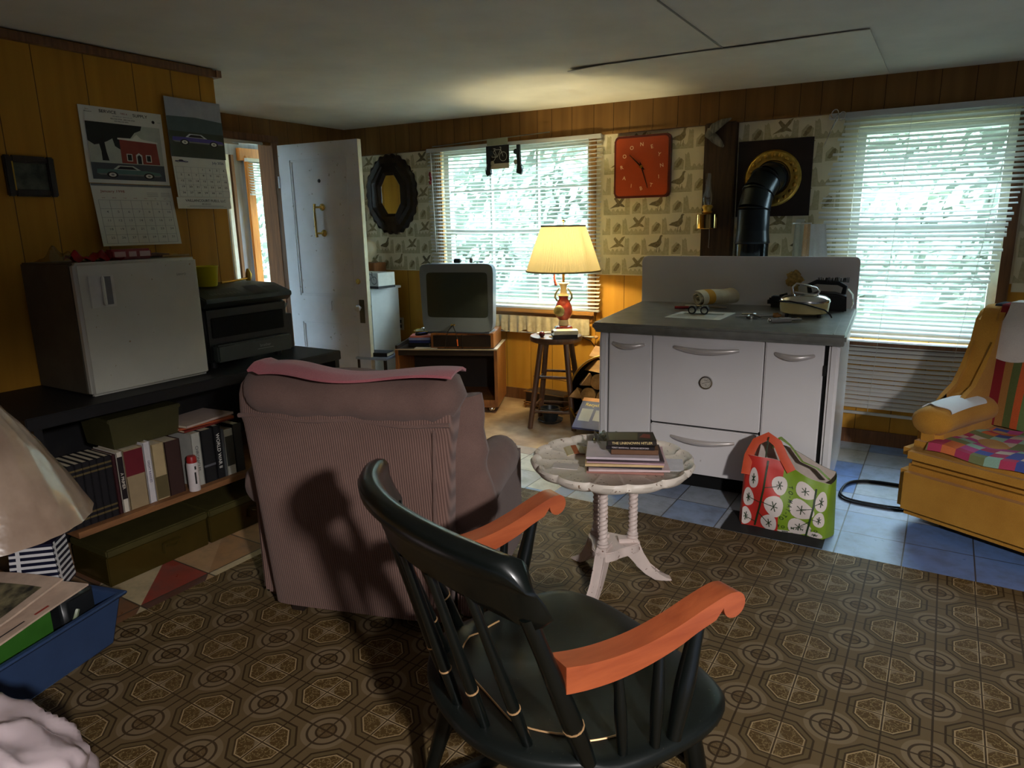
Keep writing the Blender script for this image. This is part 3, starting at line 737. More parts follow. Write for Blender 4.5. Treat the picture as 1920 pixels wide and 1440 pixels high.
# ------------------------------------------------------------------ pie crust table
m_tpaint = mat('distressed white paint', (222, 204, 196), .5, var=.06, scale=14, speck=((120, 86, 70), 60, .68), bump=.1)
m_ttop = mat('cream chipped table paint', (226, 214, 200), .42, var=.08, scale=12, speck=((120, 96, 76), 75, .66))
TB = thing('side_table', 'round white table with scalloped rim and rope-twist columns in front of the stove', 'table', (-.64, -.535, 0), .15)
fr_ = lambda a, z: 1+.022*abs(math.cos(a*7))-.016
b = B(); b.lathe([(0, .49), (.25, .488), (.285, .490), (.304, .498), (.314, .510), (.316, .524), (.309, .533), (.300, .530), (.293, .521), (.285, .512), (0, .510)], seg=168, fn=lambda a, z: (1+.055*abs(math.cos(a*7))**.55-.042) if z > .489 and z != .510 else 1, caps=False); b.build('tabletop', m_ttop, TB, smooth=55)
b = B(); hub = [(.095*math.cos(a)*(1+.25*math.cos(3*(a+PI/2+.1))), .095*math.sin(a)*(1+.25*math.cos(3*(a+PI/2+.1)))) for a in [2*PI*k/36 for k in range(36)]]
b.prism(hub, .135, .175, bev=.004); b.build('hub', m_tpaint, TB)
angs = [-PI/2-.10, -PI/2-.10+2*PI/3, -PI/2-.10+4*PI/3]
for a in angs:
    cx, cy = .088*math.cos(a), .088*math.sin(a)
    b = B(); n = 150; seg = 20; V = []; Fs = []
    for i in range(n+1):
        z = .215+.275*i/n
        for k in range(seg):
            an = 2*PI*k/seg; r = .0170*(1+.13*math.cos(2*(an-z*170))); V.append((cx+r*math.cos(an), cy+r*math.sin(an), z))
    for i in range(n):
        for k in range(seg): Fs.append((i*seg+k, i*seg+(k+1) % seg, (i+1)*seg+(k+1) % seg, (i+1)*seg+k))
    b.add(V, Fs); b.lathe([(.018, .17), (.024, .178), (.019, .185), (.024, .194), (.019, .200), (.023, .207), (.017, .216)], (cx, cy, 0), 20); b.build('column', m_tpaint, TB, smooth=60)
    b = B(); prof = [(.03, .19), (.105, .19), (.118, .16), (.135, .11), (.165, .06), (.205, .025), (.248, .006), (.252, 0), (.225, 0), (.18, .008), (.14, .035), (.10, .075), (.075, .115), (.05, .135), (.03, .138)]
    M = Matrix.Rotation(a, 4, 'Z') @ Matrix(((1, 0, 0, 0), (0, 0, -1, 0), (0, 1, 0, 0), (0, 0, 0, 1)))
    b.prism([(p[0], p[1]) for p in prof], -.021, .021, M=M, bev=.004); b.build('leg', m_tpaint, TB, smooth=40)

# ------------------------------------------------------------------ stove
m_enamel = mat('white enamel', (226, 222, 222), .22, var=.02, scale=3, spec=.5, coat=.3, speck=((120, 100, 84), 9, .76))
m_ctop = mat('black stove iron', (8, 9, 8), .8, var=.25, scale=14, spec=.02, ior=1.1, speck=((40, 38, 32), 34, .70))
m_iron = flat('black enamel trim', (16, 17, 16), .45); m_chrome = mat('chrome', (214, 212, 208), .18, 1, var=.03); m_hand = mat('pale handle metal', (212, 204, 200), .32, .35, var=.05); m_gap = flat('dark gap', (8, 8, 8), .9)
SV = thing('kitchen_stove', 'white enamel stove with black top and tall white backsplash', 'stove', (.02, .60, 0), .05)
W = 1.21
def curvebox(b, x0, x1, y0, y1, z0, z1, r=.01): b.box(((x0+x1)/2, (y0+y1)/2, (z0+z1)/2), (x1-x0, y1-y0, z1-z0), bev=r)
b = B(); curvebox(b, -1.16, -.05, .022, .80, .10, .88, .005); b.build('carcass', m_gap, SV)
def side(s, x):
    b = B(); n = 10; yz = [(.012, .13), (.0, .16), (.0, .80), (.01, .84), (.03, .868), (.80, .89), (.80, .10), (.76, .085), (.10, .085), (.05, .095)]
    M = Matrix(((0, 0, 1, 0), (1, 0, 0, 0), (0, 1, 0, 0), (0, 0, 0, 1)))
    b.prism(yz, x-.024, x+.024, M=M, bev=.012); b.build('side_panel', m_enamel, SV, smooth=60)
side(1, -.026); side(-1, -1.186)
for (x0, x1, z0, z1, nm) in ((-1.150, -.910, .10, .866, 'left_door'), (-.905, -.340, .372, .866, 'oven_door'), (-.905, -.340, .105, .362, 'drawer_front'), (-.335, -.068, .09, .868, 'right_door')):
    b = B(); b.box(((x0+x1)/2, .008, (z0+z1)/2), (x1-x0, .026, z1-z0), bev=.006); d = b.build(nm, m_enamel, SV, smooth=50)
    hw = .088 if 'door' in nm and nm != 'oven_door' else .165; hz = .79 if nm != 'drawer_front' else .305; hx = (x0+x1)/2
    if nm == 'left_door': hx = -1.035
    if nm == 'right_door': hx = -.198
    h = B(); n = 20; h.tube([(hx-hw+2*hw*i/n, -.012-.030*math.sin(PI*i/n)**.7, hz-.012*math.sin(PI*i/n)) for i in range(n+1)], [.006]+[.0075+.005*math.sin(PI*i/n) for i in range(1, n)]+[.006], 10, sq=(1, 1.25)); h.build('handle', m_hand, d, smooth=70)
    if nm == 'oven_door':
        g = B(); M = Matrix.Translation((-.615, -.006, .613)) @ Matrix.Rotation(PI/2, 4, 'X')
        g.lathe([(0, 0), (.034, 0), (.036, .004), (.034, .012), (.028, .013), (.027, .008), (0, .008)], seg=32, M=M, mat=m_chrome); 
        f = lambda x, z: Vector((-.615+x, -.0146, .613+z)); mw = flat('dial face', (196, 188, 176), .5); mk = flat('dial ink', (40, 30, 28), .6)
        g.poly([(.027*math.cos(a), .027*math.sin(a)) for a in [2*PI*k/24 for k in range(24)]], mw, f)
        f2 = lambda x, z: Vector((-.615+x, -.0150, .613+z))
        for k in range(16): a = 2*PI*k/16; g.stroke([(.019*math.cos(a), .019*math.sin(a)), (.024*math.cos(a), .024*math.sin(a))], .0016, mk, f2)
        g.stroke([(-.018, -.006), (.018, .006)], .002, mk, f2); g.text('OVEN', .008, mk, f2, 0, .011); g.text('400', .007, mk, f2, 0, -.012)
        g.build('thermometer', None, d, fix=False, smooth=30)
    if nm == 'right_door':
        for zz in (.72, .14): h = B(); h.box((-.062, .0, zz), (.014, .02, .055), bev=.003); h.build('hinge', m_iron, d)
b = B(); b.box((-.605, .42, .05), (1.12, .66, .10)); b.build('toe_kick', m_gap, SV, smooth=0)
for x in (-1.17, -.045): b = B(); b.box((x, .035, .065), (.055, .06, .13), bev=.01); b.build('leg', m_iron, SV)
b = B(); t0 = .0366   # black top, slightly proud with a front apron
M = Matrix.Rotation(t0, 4, 'X')
b.box((-.605, .40, .882), (1.255, .845, .040), bev=.01, M=M); b.box((-.605, -.018, .872), (1.24, .014, .055), bev=.004)
b.box((-.035, .40, .9025), (.006, .80, .003), mat=mat('scratched bright edge', (150, 152, 146), .3, .6), M=M)
b.build('cooktop', m_ctop, SV, smooth=40)
b = B(); pl = []; x0, x1, z0, z1, r = -1.245, .015, .90, 1.215, .03
pl = [(x0, z0), (x1, z0)]+[(x1-r+r*math.cos(a), z1-r+r*math.sin(a)) for a in [PI/2*k/6 for k in range(7)]]+[(x0+r-r*math.sin(a), z1-r+r*math.cos(a)) for a in [PI/2*k/6 for k in range(7)]]
M = Matrix(((1, 0, 0, 0), (0, 0, -1, .838), (0, 1, 0, 0), (0, 0, 0, 1))); b.prism(pl, -.014, .014, M=M, bev=.006); b.build('backsplash', m_enamel, SV, smooth=50)
# ------------------------------------------------------------------ gold armchair
m_gold = mat_cloth('mustard tweed', (198, 144, 58), (160, 108, 36), 380, bump=.55, bdist=.003, sheen=.1)
AL, AR = (.300, .650, 0), -.46
AC = thing('armchair', 'mustard yellow upholstered armchair at the right edge by the window', 'armchair', AL, AR)
b = B(); b.box((.45, .40, .175), (.90, .80, .25), bev=.035, seg=4)
b.build('base', m_gold, AC, smooth=60)
b = B(); b.box((.45, .34, .355), (.895, .70, .125), bev=.045, seg=5); b.build('seat_cushion', m_gold, AC, smooth=60)
def armc(x, nm):
    b = B(); n = 14
    pts = [(x, .05+.52*i/n, .50+.012*math.sin(i/n*PI)) for i in range(n+1)]
    b.tube(pts, [.055]+[.078]*(n-1)+[.07], 18, sq=(1.1, .85)); b.build(nm, m_gold, AC, smooth=70)
    b = B(); b.box((x+.006, .34, .43), (.115, .56, .12), bev=.03, seg=3); b.build('arm_panel', m_gold, AC, smooth=60)
armc(.083, 'arm'); armc(.83, 'arm')
def bfy(z): return .575+.055*max(0, (z-.45)/.55)
b = B()   # tall upholstered back
def bk(u, v):
    x = .02+.86*u; z = .34+.66*v; rd = max(0, (abs(u-.5)*2-.86)/.14)
    return Vector((x, bfy(z)+.035*rd**2*0, z-.045*rd**2*(v > .9)))
b.grid(33, 20, bk, thick=.12); b.build('backrest', m_gold, AC, smooth=70)
M_ = Matrix(((0, 0, 1, 0), (1, 0, 0, 0), (0, 1, 0, 0), (0, 0, 0, 1)))
wp = [(.20, .47), (.22, .555), (.33, .572), (.42, .615), (.49, .70), (.54, .83), (.565, .93), (.585, .985), (.62, 1.0), (.70, 1.0), (.70, .34), (.30, .34)]
for x in (.062, .84): b = B(); b.prism(wp, x-.060, x+.050, M=M_, bev=.022); b.build('wing', m_gold, AC, smooth=60)
b = B(); b.box((.47, .40, .03), (.62, .56, .055)); b.build('pedestal', m_foot, AC, smooth=0)
# striped blanket
def stripe_mat(name, cols, axis, per, noise=.5):
    m = bpy.data.materials.new(name); m.use_nodes = True; t = NT(m); bs = t.n['Principled BSDF']
    x = t.sep(t.coord('Object'))[axis]; f = t.m('FRACT', t.m('DIVIDE', t.m('ADD', x, 20*per-.02), per))
    c = t.ramp(f, [(k/len(cols), srgb(*q)) for k, q in enumerate(cols)], 'CONSTANT'); n = t.noise(t.coord('Object'), 300, 2)
    c = t.mix(t.m('MULTIPLY', n, noise), c, srgb(70, 50, 40)); t.l.new(c, bs.inputs['Base Color']); bs.inputs['Roughness'].default_value = .95; bs.inputs['Specular IOR Level'].default_value = .1
    t.bump(n, .5, .003, bs); return m
m_bl = stripe_mat('striped wool blanket', [(150, 116, 60), (30, 44, 54), (140, 36, 44), (140, 36, 44), (170, 120, 64), (90, 104, 58), (206, 96, 50), (104, 130, 78), (104, 130, 78), (150, 20, 44), (158, 24, 46), (190, 40, 48), (40, 44, 60)], 0, .44)
BLK = thing('striped_blanket', 'multicoloured striped blanket over the back and seat of the mustard armchair', 'blanket', AL, AR)
b = B()
def bb1(u, v):
    z = .43+.60*v; x = .055+.76*u+.05*(1-v)*(1-u)
    y = bfy(min(z, 1))-.014-.03*(1-v)
    if z > .99: y += (z-.99)*2.6; z = 1.006+.12*(z-.99)
    return Vector((x, y+.006*math.sin(u*17+v*5), z))
b.grid(50, 34, bb1, thick=.008); b.build('back_drape', m_bl, BLK, smooth=70)
def patch_mat(name):
    m = bpy.data.materials.new(name); m.use_nodes = True; t = NT(m); bs = t.n['Principled BSDF']; o = t.sep(t.coord('Object'))
    fx, fy = t.m('FLOOR', t.m('MULTIPLY', o[0], 17)), t.m('FLOOR', t.m('MULTIPLY', o[1], 19))
    wn = t.new('ShaderNodeTexWhiteNoise', noise_dimensions='2D'); cx = t.new('ShaderNodeCombineXYZ'); t.put(cx.inputs[0], fx); t.put(cx.inputs[1], fy); t.l.new(cx.outputs[0], wn.inputs['Vector'])
    cols = [(196, 60, 96), (210, 190, 170), (60, 84, 160), (150, 190, 170), (176, 50, 90), (226, 120, 60), (190, 76, 140), (120, 130, 80)]
    c = t.ramp(wn.outputs[0], [(k/8, srgb(*q)) for k, q in enumerate(cols)], 'CONSTANT'); n = t.noise(t.coord('Object'), 300, 2); t.l.new(t.mix(t.m('MULTIPLY', n, .4), c, srgb(80, 50, 60)), bs.inputs['Base Color'])
    bs.inputs['Roughness'].default_value = .95; t.bump(n, .5, .003, bs); return m
b = B()
def bb2(u, v):
    x = .17+.64*u-.06*(1-v)*(1-u); y = .02+.50*v+.05*(1-u)*(1-v); z = .424+.007*math.sin(u*14+v*4)+.005*math.sin(v*11)+.02*max(0, v-.9)*10*.5
    if v < .12: z -= (.12-v)*.28; y = .012+.3*v*.3
    return Vector((x, y, z))
b.grid(50, 30, bb2, thick=.008); b.build('seat_drape', patch_mat('patchwork crochet blanket'), BLK, smooth=70)
# white towel over the chair back, cloth on the arm
b = B()
def tw2(u, v):
    x = .135+.50*u-.075*(1-v)*(1-u)*math.sin(min(1, (1-v)*1.2)*PI*.6); z = .765+.27*v; y = bfy(min(z, 1))-.030
    if z > 1.0: y += (z-1.0)*2.4; z = 1.022+.12*(z-1.0)
    return Vector((x, y-.012*abs(math.sin(u*9+v)), z-.035*(1-v)*math.sin(u*7)+.05*min(u, .4)))
b.grid(44, 26, tw2, thick=.010); tag(b.build('white_towel', mat_cloth('white terry', (214, 206, 196), (184, 176, 168), 420, bump=.6), None, AL, (0, 0, AR), smooth=70), 'white towel hanging over the striped blanket on the chair back', 'towel')
b = B()
def do(u, v):
    x = .083+(u-.5)*.17; y = .14+.32*v-.03*u; a = (u-.5)*1.9
    return Vector((.083+.090*math.sin(a), y+(.02*math.sin(u*9) if v in (0, 1) else 0), .505+.0715*math.cos(a)+.012*math.sin((y-.05)/.52*PI)))
b.grid(22, 16, do, thick=.004); tag(b.build('arm_cloth', mat_cloth('white cotton cloth', (220, 224, 226), (196, 200, 204), 500, bump=.3), None, AL, (0, 0, AR), smooth=70), 'small white cloth lying on the arm of the mustard armchair', 'cloth')

# black cable loop and floor mat
m_rubber = flat('black rubber', (22, 22, 24), .6)
b = B()
for dz, k in ((.006, 1.0), (.016, .97)):
    pts = []
    for i in range(41):
        a = 2*PI*i/40; c, s = math.cos(a), math.sin(a); ex = .65
        pts.append((.245+.20*k*(abs(c)**ex)*(1 if c > 0 else -1)+.03*s, .985+.185*k*(abs(s)**ex)*(1 if s > 0 else -1), dz))
    b.tube(pts[:-1], .0055, 8, closed=True)
tag(b.build('cable_loop', m_rubber, smooth=70), 'loop of black cable lying on the pale floor tiles', 'cable')
b = B(); b.prism([(-.385, .172), (.06, .180), (.055, .42), (-.385, .41)], .003, .007); tag(b.build('floor_mat', mat('black floor mat', (30, 30, 30), .8, bump=.3, bscale=300)), 'black rectangular mat under the tote bag', 'mat')

# ------------------------------------------------------------------ television corner
m_cab = mat_wood('walnut veneer', (150, 96, 50), (104, 62, 30), .42, 2, 2.5, 10); m_cabd = mat('dark cabinet interior', (44, 32, 24), .6); m_edge = mat('worn pale edging', (190, 176, 156), .5)
TA = math.atan2(.407, .913)
CB = thing('tv_cabinet', 'low walnut television cabinet on castors', 'cabinet', (-2.44, 1.43, 0), TA)
Wc, Dc = .80, .46
for x in (-.012, -Wc+.012): b = B(); b.box((x, Dc/2, .275), (.024, Dc, .45)); b.build('side_panel', m_cab, CB, smooth=0)
b = B(); b.box((-Wc/2, Dc/2, .478), (Wc-.05, Dc-.01, .05)); b.build('top_shelf', m_cabd, CB, smooth=0)
b = B(); b.box((-Wc/2, Dc/2, .09), (Wc-.05, Dc-.01, .03)); b.box((-Wc/2, .02, .075), (Wc-.05, .02, .06)); b.build('bottom_shelf', m_cab, CB, smooth=0)
b = B(); b.box((-Wc/2, Dc-.006, .28), (Wc-.05, .006, .36)); b.build('back_panel', m_cabd, CB, smooth=0)
b = B(); b.box((-Wc+.012, Dc/2, .515), (.018, Dc, .03)); b.build('rim', m_cabd, CB, smooth=0)
b = B(); b.box((-.012, Dc/2, .503), (.026, Dc+.004, .006)); b.box((-Wc/2, .002, .500), (Wc, .008, .008)); b.build('edge_strip', m_edge, CB, smooth=0)
for x in (-.06, -Wc+.06):
    for y in (.05, Dc-.05): b = B(); b.ball((x, y, .026), .026, 14, 8); b.cyl((x, y, .03), (x, y, .055), .01); b.build('castor', m_chrome, CB, smooth=60)
BX = thing('wooden_box', 'dark wooden box raising the television on its cabinet', 'box', (-2.44, 1.43, .5045), TA)
b = B(); b.box((-.275, .235, .058), (.49, .40, .116), bev=.003); b.build('case', m_cab, BX, smooth=0)
b = B(); b.box((-.275, .033, .058), (.45, .006, .09)); b.build('front_panel', mat('dark smoked panel', (40, 32, 28), .3), BX, smooth=0)
m_tv = mat('silver grey plastic', (112, 124, 140), .4, var=.03, scale=4); m_scr = mat('dark tube glass', (58, 64, 61), .12, var=.02, spec=.6)
TV = thing('television', 'silver tube television on the wooden cabinet in front of the window', 'television', (-2.79, 1.52, .6205), .30)
# housing tapering to the rear, front bezel as a frame round the bulging tube
b = B(); w0, h0 = .292, .515; prof = [(0, 1, 0, 1), (.06, 1, 0, 1), (.12, .97, .01, .985), (.26, .80, .03, .90), (.38, .62, .06, .78)]
V = []; Fs = []; ns_ = 28
for (y, kx, z0, kz) in prof:
    for i in range(ns_):
        a = 2*PI*(i+.5)/ns_; c, s = math.cos(a), math.sin(a); ex = .16
        x = (abs(c)**ex)*(1 if c > 0 else -1)*w0*kx; z = (h0*z0*.4)+(h0*kz-h0*z0*.4)*(.5+.5*(abs(s)**ex)*(1 if s > 0 else -1)); x *= 1-.075*((.72-z/h0)**2)*(1.4 if z/h0 < .4 else .4); V.append((x, y-.19, z+.012))
for j in range(len(prof)-1):
    for i in range(ns_): Fs.append((j*ns_+i, j*ns_+(i+1) % ns_, (j+1)*ns_+(i+1) % ns_, (j+1)*ns_+i))
Fs.append(tuple((len(prof)-1)*ns_+i for i in range(ns_))); 
b.add(V, Fs)
# bezel ring
sx, sz0, sz1 = .243, .120, .462
outer = [V[i] for i in range(ns_)]; inner = []
for i in range(ns_):
    a = 2*PI*(i+.5)/ns_; c, s = math.cos(a), math.sin(a); ex = .12
    inner.append(((abs(c)**ex)*(1 if c > 0 else -1)*sx, -.178, (sz0+sz1)/2+(abs(s)**ex)*(1 if s > 0 else -1)*(sz1-sz0)/2))
b.add(outer+inner, [(i, (i+1) % ns_, ns_+(i+1) % ns_, ns_+i) for i in range(ns_)])
b.build('housing', m_tv, TV, smooth=45)
b = B(); b.grid(20, 16, lambda u, v: Vector(((u-.5)*2*sx, -.178-.006*(1-((u-.5)*2)**2)*(1-((v-.5)*2)**2), sz0+(sz1-sz0)*v))); b.build('screen', m_scr, TV, smooth=180)
b = B(); b.box((0, -.10, .008), (.50, .16, .016), bev=.003); b.build('stand_foot', m_tv, TV)
f = lambda x, z: Vector((x, -.1915, z)); b = B(); b.text('TELEVISION'[:0] or 'SONIC'[:0] or '-', .008, flat('tv print', (120, 122, 126), .5), f, .03, .085); b.bm.free()
for x, c in ((-.045, (200, 170, 60)), (-.025, (214, 190, 120))):
    b = B(); M = Matrix.Translation((x, -.19, .065)) @ Matrix.Rotation(PI/2, 4, 'X'); b.lathe([(0, 0), (.007, 0), (.008, .006), (.005, .02), (0, .02)], seg=12, M=M); b.build('front_jack', mat('brass jack', (210, 170, 70), .3, .9, var=.05), TV)
m_cable = flat('thin black cable', (24, 22, 22), .5)
def to_w(loc, rz, p): c, s = math.cos(rz), math.sin(rz); return (loc[0]+c*p[0]-s*p[1], loc[1]+s*p[0]+c*p[1], loc[2]+p[2])
tvw = lambda p: to_w((-2.79, 1.52, .6205), .30, p)
b = B(); b.tube([tvw(p) for p in ((-.035, -.214, .065), (-.06, -.25, .02), (-.075, -.265, -.05), (-.08, -.262, -.110))], .003, 6); b.tube([tvw(p) for p in ((-.03, -.214, .065), (-.01, -.25, .05), (.01, -.26, .01), (.016, -.262, -.03))], .003, 6)
b.tube([tvw(p) for p in ((.016, -.262, -.03), (.02, -.262, -.075))], [.005, .004], 8, mat=flat('orange plug', (232, 110, 50), .4)); b.tube([tvw(p) for p in ((.045, -.225, -.003), (.046, -.235, -.06), (.045, -.225, -.112))], .0035, 6)
b.mats = [m_cable, b.mats[0]] if len(b.mats) == 1 else b.mats
for fc in b.bm.faces: fc.material_index = 0
tag(b.build('television_leads', m_cable), 'thin leads dangling from the front jacks of the television', 'cable')
b = B(); b.tube([tvw(p) for p in ((.0165, -.262, -.034), (.021, -.262, -.085))], [.0055, .004], 8); tag(b.build('plug', flat('orange plug', (232, 110, 50), .4)), 'orange and white plug on the end of a lead under the television', 'plug')
t = thing('webcam_box', 'small black box standing on top of the television', 'box', tvw((-.02, -.08, .527)), .3); b = B(); b.box((0, 0, .014), (.05, .04, .028), bev=.004); b.build('body', m_rubber, t); b = B(); b.box((0, 0, .031), (.046, .036, .006), bev=.002); b.build('lid', flat('blue grey lid', (120, 130, 160), .4), t)
b = B(); b.box((0, 0, .018), (.022, .02, .036), bev=.003); b.cyl((-.005, 0, .036), (-.005, 0, .05), .002); b.cyl((.005, 0, .036), (.005, 0, .05), .002); tag(b.build('plug_adapter', flat('grey plastic', (120, 112, 104), .5), None, tvw((.09, -.08, .527)), (0, 0, .3)), 'small grey plug adapter on top of the television', 'adapter')
b = B(); b.box((0, 0, .006), (.028, .02, .012), bev=.003); tag(b.build('small_remote', flat('grey keyfob', (110, 120, 150), .5), None, tvw((.17, -.08, .527)), (0, 0, .5)), 'little grey key fob on the right of the television top', 'key fob')

# things on and beside the cabinet
def book(name, label, loc, dim, rz, cover, pages=True, cat='book', group=None, rot=None, spine=None, m_pages=None):
    """lying book: dim = (width along spine, depth, thickness); spine faces -y"""
    t = thing(name, label, cat, loc, rz, group, rot)
    w_, d_, h_ = dim; mc = cover if not isinstance(cover, tuple) else flat(name+' cover', cover, .5)
    b = B(); k = min(.004, h_*.12); b.box((0, 0, k/2), (w_, d_, k)); b.box((0, 0, h_-k/2), (w_, d_, k)); b.box((0, -d_/2+k/2, h_/2), (w_, k, h_)); b.build('cover', mc, t, smooth=0)
    b = B(); b.box((0, .002, h_/2), (w_-.008, d_-.010, h_-2*k)); b.build('pages', m_pages or m_page, t, smooth=0)
    if spine: 
        s, col, size = spine; f = lambda x, z: Vector((x, -d_/2-.0006, z)); b = B(); b.text(s, size, flat(name+' print', col, .5), f, 0, h_/2); b.build('spine_title', None, t, smooth=0, fix=False)
    return t
m_page = mat('book pages', (214, 200, 172), .8, var=.1, scale=160, stretch=(.02, .02, 6))
cbw = lambda p: to_w((-2.44, 1.43, 0), TA, p)
m_blue = flat('blue case', (70, 90, 170), .35)
zb = .5065
for k, (dz, col, ttl) in enumerate(((.03, (24, 26, 34), 'black film case at the bottom of the stack left of the television'), (.022, (40, 50, 110), 'dark blue film case in the middle of the stack left of the television'), (.02, (150, 160, 210), 'pale blue film case near the top of the stack left of the television'), (.012, (206, 120, 110), 'red and blue disc case on top of the stack left of the television'))):
    book('film_case', ttl, cbw((-.625+.006*(k % 2), .15, zb)), (.17, .135, dz), TA+.06*(k-1.5), col, cat='film case', group='film cases by the television'); zb += dz+.0005
t = thing('remote_control', 'small blue and black remote control lying on the film cases', 'remote control', cbw((-.62, .14, zb)), TA+.9); b = B(); b.box((0, 0, .008), (.10, .04, .016), bev=.004); b.build('body', m_rubber, t); b = B(); b.box((.01, 0, .0165), (.06, .03, .002)); b.build('keypad', m_blue, t)
b = B(); b.prism([(-.09, -.07), (.09, -.07), (.09, .07), (-.09, .07)], 0, .002); tag(b.build('paper_sheet', flat('white paper', (216, 216, 222), .7), None, cbw((-.56, .085, .5045)), (0, 0, TA)), 'white sheet under the film cases on the cabinet', 'paper')
t = thing('cooking_pot', 'shiny pot with a gold rim behind the film cases', 'pot', cbw((-.645, .345, .5045))); b = B(); b.lathe([(.0, 0), (.072, 0), (.08, .01), (.082, .09), (.088, .095), (.078, .095), (.074, .02), (0, .02)], seg=28, caps=False); b.build('body', mat('polished cream metal', (206, 200, 180), .2, .7, var=.04), t, smooth=50); b = B(); b.tube([(.088*math.cos(a), .088*math.sin(a), .095) for a in [2*PI*k/28 for k in range(28)]], .004, 6, closed=True); b.build('rim', mat('gold rim', (190, 160, 70), .25, .9), t); b = B(); b.ball((-.02, .0, .104), .015, 12, 8); b.cyl((-.02, 0, .085), (-.02, 0, .105), .008); b.build('knob', m_chrome, t)
# low table with two cases left of the cabinet
t = thing('low_stand', 'small grey stand between the door and the television cabinet', 'stand', (-3.47, 1.24, 0), .2); b = B(); b.box((0, 0, .40), (.28, .24, .02), bev=.003); b.build('top', flat('pale blue grey top', (150, 160, 180), .5), t)
for x in (-.12, .12):
    for y in (-.1, .1): b = B(); b.box((x, y, .195), (.02, .02, .39)); b.build('leg', m_cabd, t, smooth=0)
book('film_case', 'black film case alone on the small grey stand', (-3.44, 1.23, .4105), (.18, .135, .032), .3, (28, 28, 36), cat='film case', group='film cases by the television')
# outlet plate
t = thing('wall_outlet', 'cream wall outlet behind the white cabinet', 'outlet', (-3.80, YB-.001, .56)); b = B(); b.box((0, -.006, 0), (.075, .010, .115), bev=.003); b.build('plate', flat('ivory plate', (196, 184, 156), .5), t); b = B(); b.box((0, -.0125, .022), (.03, .004, .03)); b.build('socket', m_foot, t); b = B(); b.box((0, -.0125, -.022), (.03, .004, .03)); b.build('socket', m_foot, t)

# ------------------------------------------------------------------ stool with lamp
m_stool = mat_wood('dark brown stool wood', (108, 76, 54), (74, 50, 36), .4, 2, 3, 10)
SX, SY, SH = -1.915, 1.40, .655
ST = thing('wooden_stool', 'tall round dark wooden stool carrying the lit lamp', 'stool', (SX, SY, 0), .18)
b = B(); b.lathe([(0, .610), (.165, .610), (.183, .618), (.188, .635), (.183, .652), (.172, SH), (0, SH)], seg=40); b.build('seat', m_stool, ST, smooth=50)
legs = []
for k in range(4):
    a = PI/4+k*PI/2+.1; p0 = Vector((.125*math.cos(a), .125*math.sin(a), .612)); p1 = Vector((.225*math.cos(a), .225*math.sin(a), 0)); legs.append((p0, p1))
    b = B(); b.tube([p0, p0.lerp(p1, .5), p1], [.020, .021, .019], 10); b.build('leg', m_stool, ST, smooth=50)
for k in range(4):
    (a0, a1), (c0, c1) = legs[k], legs[(k+1) % 4]
    for q in ((.44, .76) if k % 2 else (.40, .80)): b = B(); b.cyl(a0.lerp(a1, q), c0.lerp(c1, q), .0095, seg=10); b.build('rung', m_stool, ST, smooth=60)
m_shade = mat_translucent('pleated cream shade', (222, 208, 164), .15, .8); m_ceram = mat('cream porcelain', (226, 206, 164), .25, var=.06, coat=.4); m_red = mat('crimson glaze', (166, 66, 60), .25, var=.15, coat=.4); m_goldm = mat('gilt relief', (190, 176, 120), .35, .4, bump=.6, bscale=90, c2=(110, 110, 80))
LP = thing('table_lamp', 'lit table lamp with pleated cream shade and crimson floral vase base', 'lamp', (-1.868, 1.425, SH+.0005), .3)
b = B(); b.box((0, 0, .018), (.16, .11, .036), bev=.003); b.build('wooden_block', mat_wood('olive wood block', (120, 98, 60), (90, 70, 40), .5), LP)
b = B(); b.lathe([(0, .036), (.062, .036), (.066, .05), (.058, .062), (.044, .066), (0, .066)], seg=8); b.build('plinth', m_red, LP, smooth=30)
b = B(); b.lathe([(.030, .066), (.036, .075), (.032, .10), (.034, .108), (0, .108)], seg=28); b.build('foot', m_ceram, LP)
b = B(); b.lathe([(.030, .105), (.052, .13), (.063, .165), (.060, .20), (.045, .235), (.032, .255), (.036, .275), (.042, .278)], seg=36); b.build('vase', m_red, LP, smooth=60)
b = B(); b.lathe([(.042, .276), (.050, .281), (.030, .287), (.024, .30), (.021, .33), (.026, .352), (.042, .362), (.040, .368), (.012, .37)], seg=32); b.build('neck', m_ceram, LP, smooth=60)
b = B(); M = Matrix.Translation((-.02, -.0555, .175)) @ Matrix.Rotation(PI/2, 4, 'X') @ Matrix.Rotation(0, 4, 'Z'); b.lathe([(0, .013), (.02, .012), (.034, .008), (.040, .001), (.036, -.006)], seg=28, M=M); b.build('medallion', m_goldm, LP)
for s in (-1, 1): b = B(); b.tube([(s*.040, 0, .235), (s*.06, 0, .262), (s*.058, 0, .285), (s*.044, 0, .31), (s*.028, 0, .33)], [.006, .007, .008, .006, .004], 8); b.build('handle', m_goldm, LP)
b = B(); n = 176; V = []; Fs = []; H = 18
for j in range(H+1):
    q = j/H; z = .450+.305*q; r = .258-.108*q+.012*(q*(1-q))
    for k in range(n): a = 2*PI*k/n; rr_ = r*(1+(.012 if k % 2 else -.010)*(.6+.4*q)); V.append((rr_*math.cos(a), rr_*math.sin(a), z))
for j in range(H):
    for k in range(n): Fs.append((j*n+k, j*n+(k+1) % n, (j+1)*n+(k+1) % n, (j+1)*n+k))
b.add(V, Fs); b.build('lamp_shade', m_shade, LP, smooth=0, fix=False)
m_braid = flat('olive braid', (150, 136, 92), .8)
for z, r in ((.450, .259), (.755, .151)): b = B(); b.tube([(r*math.cos(a), r*math.sin(a), z) for a in [2*PI*k/60 for k in range(60)]], .0055, 8, closed=True); b.build('shade_trim', m_braid, LP, smooth=70)
m_brass = mat('brass', (206, 164, 74), .28, 1, var=.08)
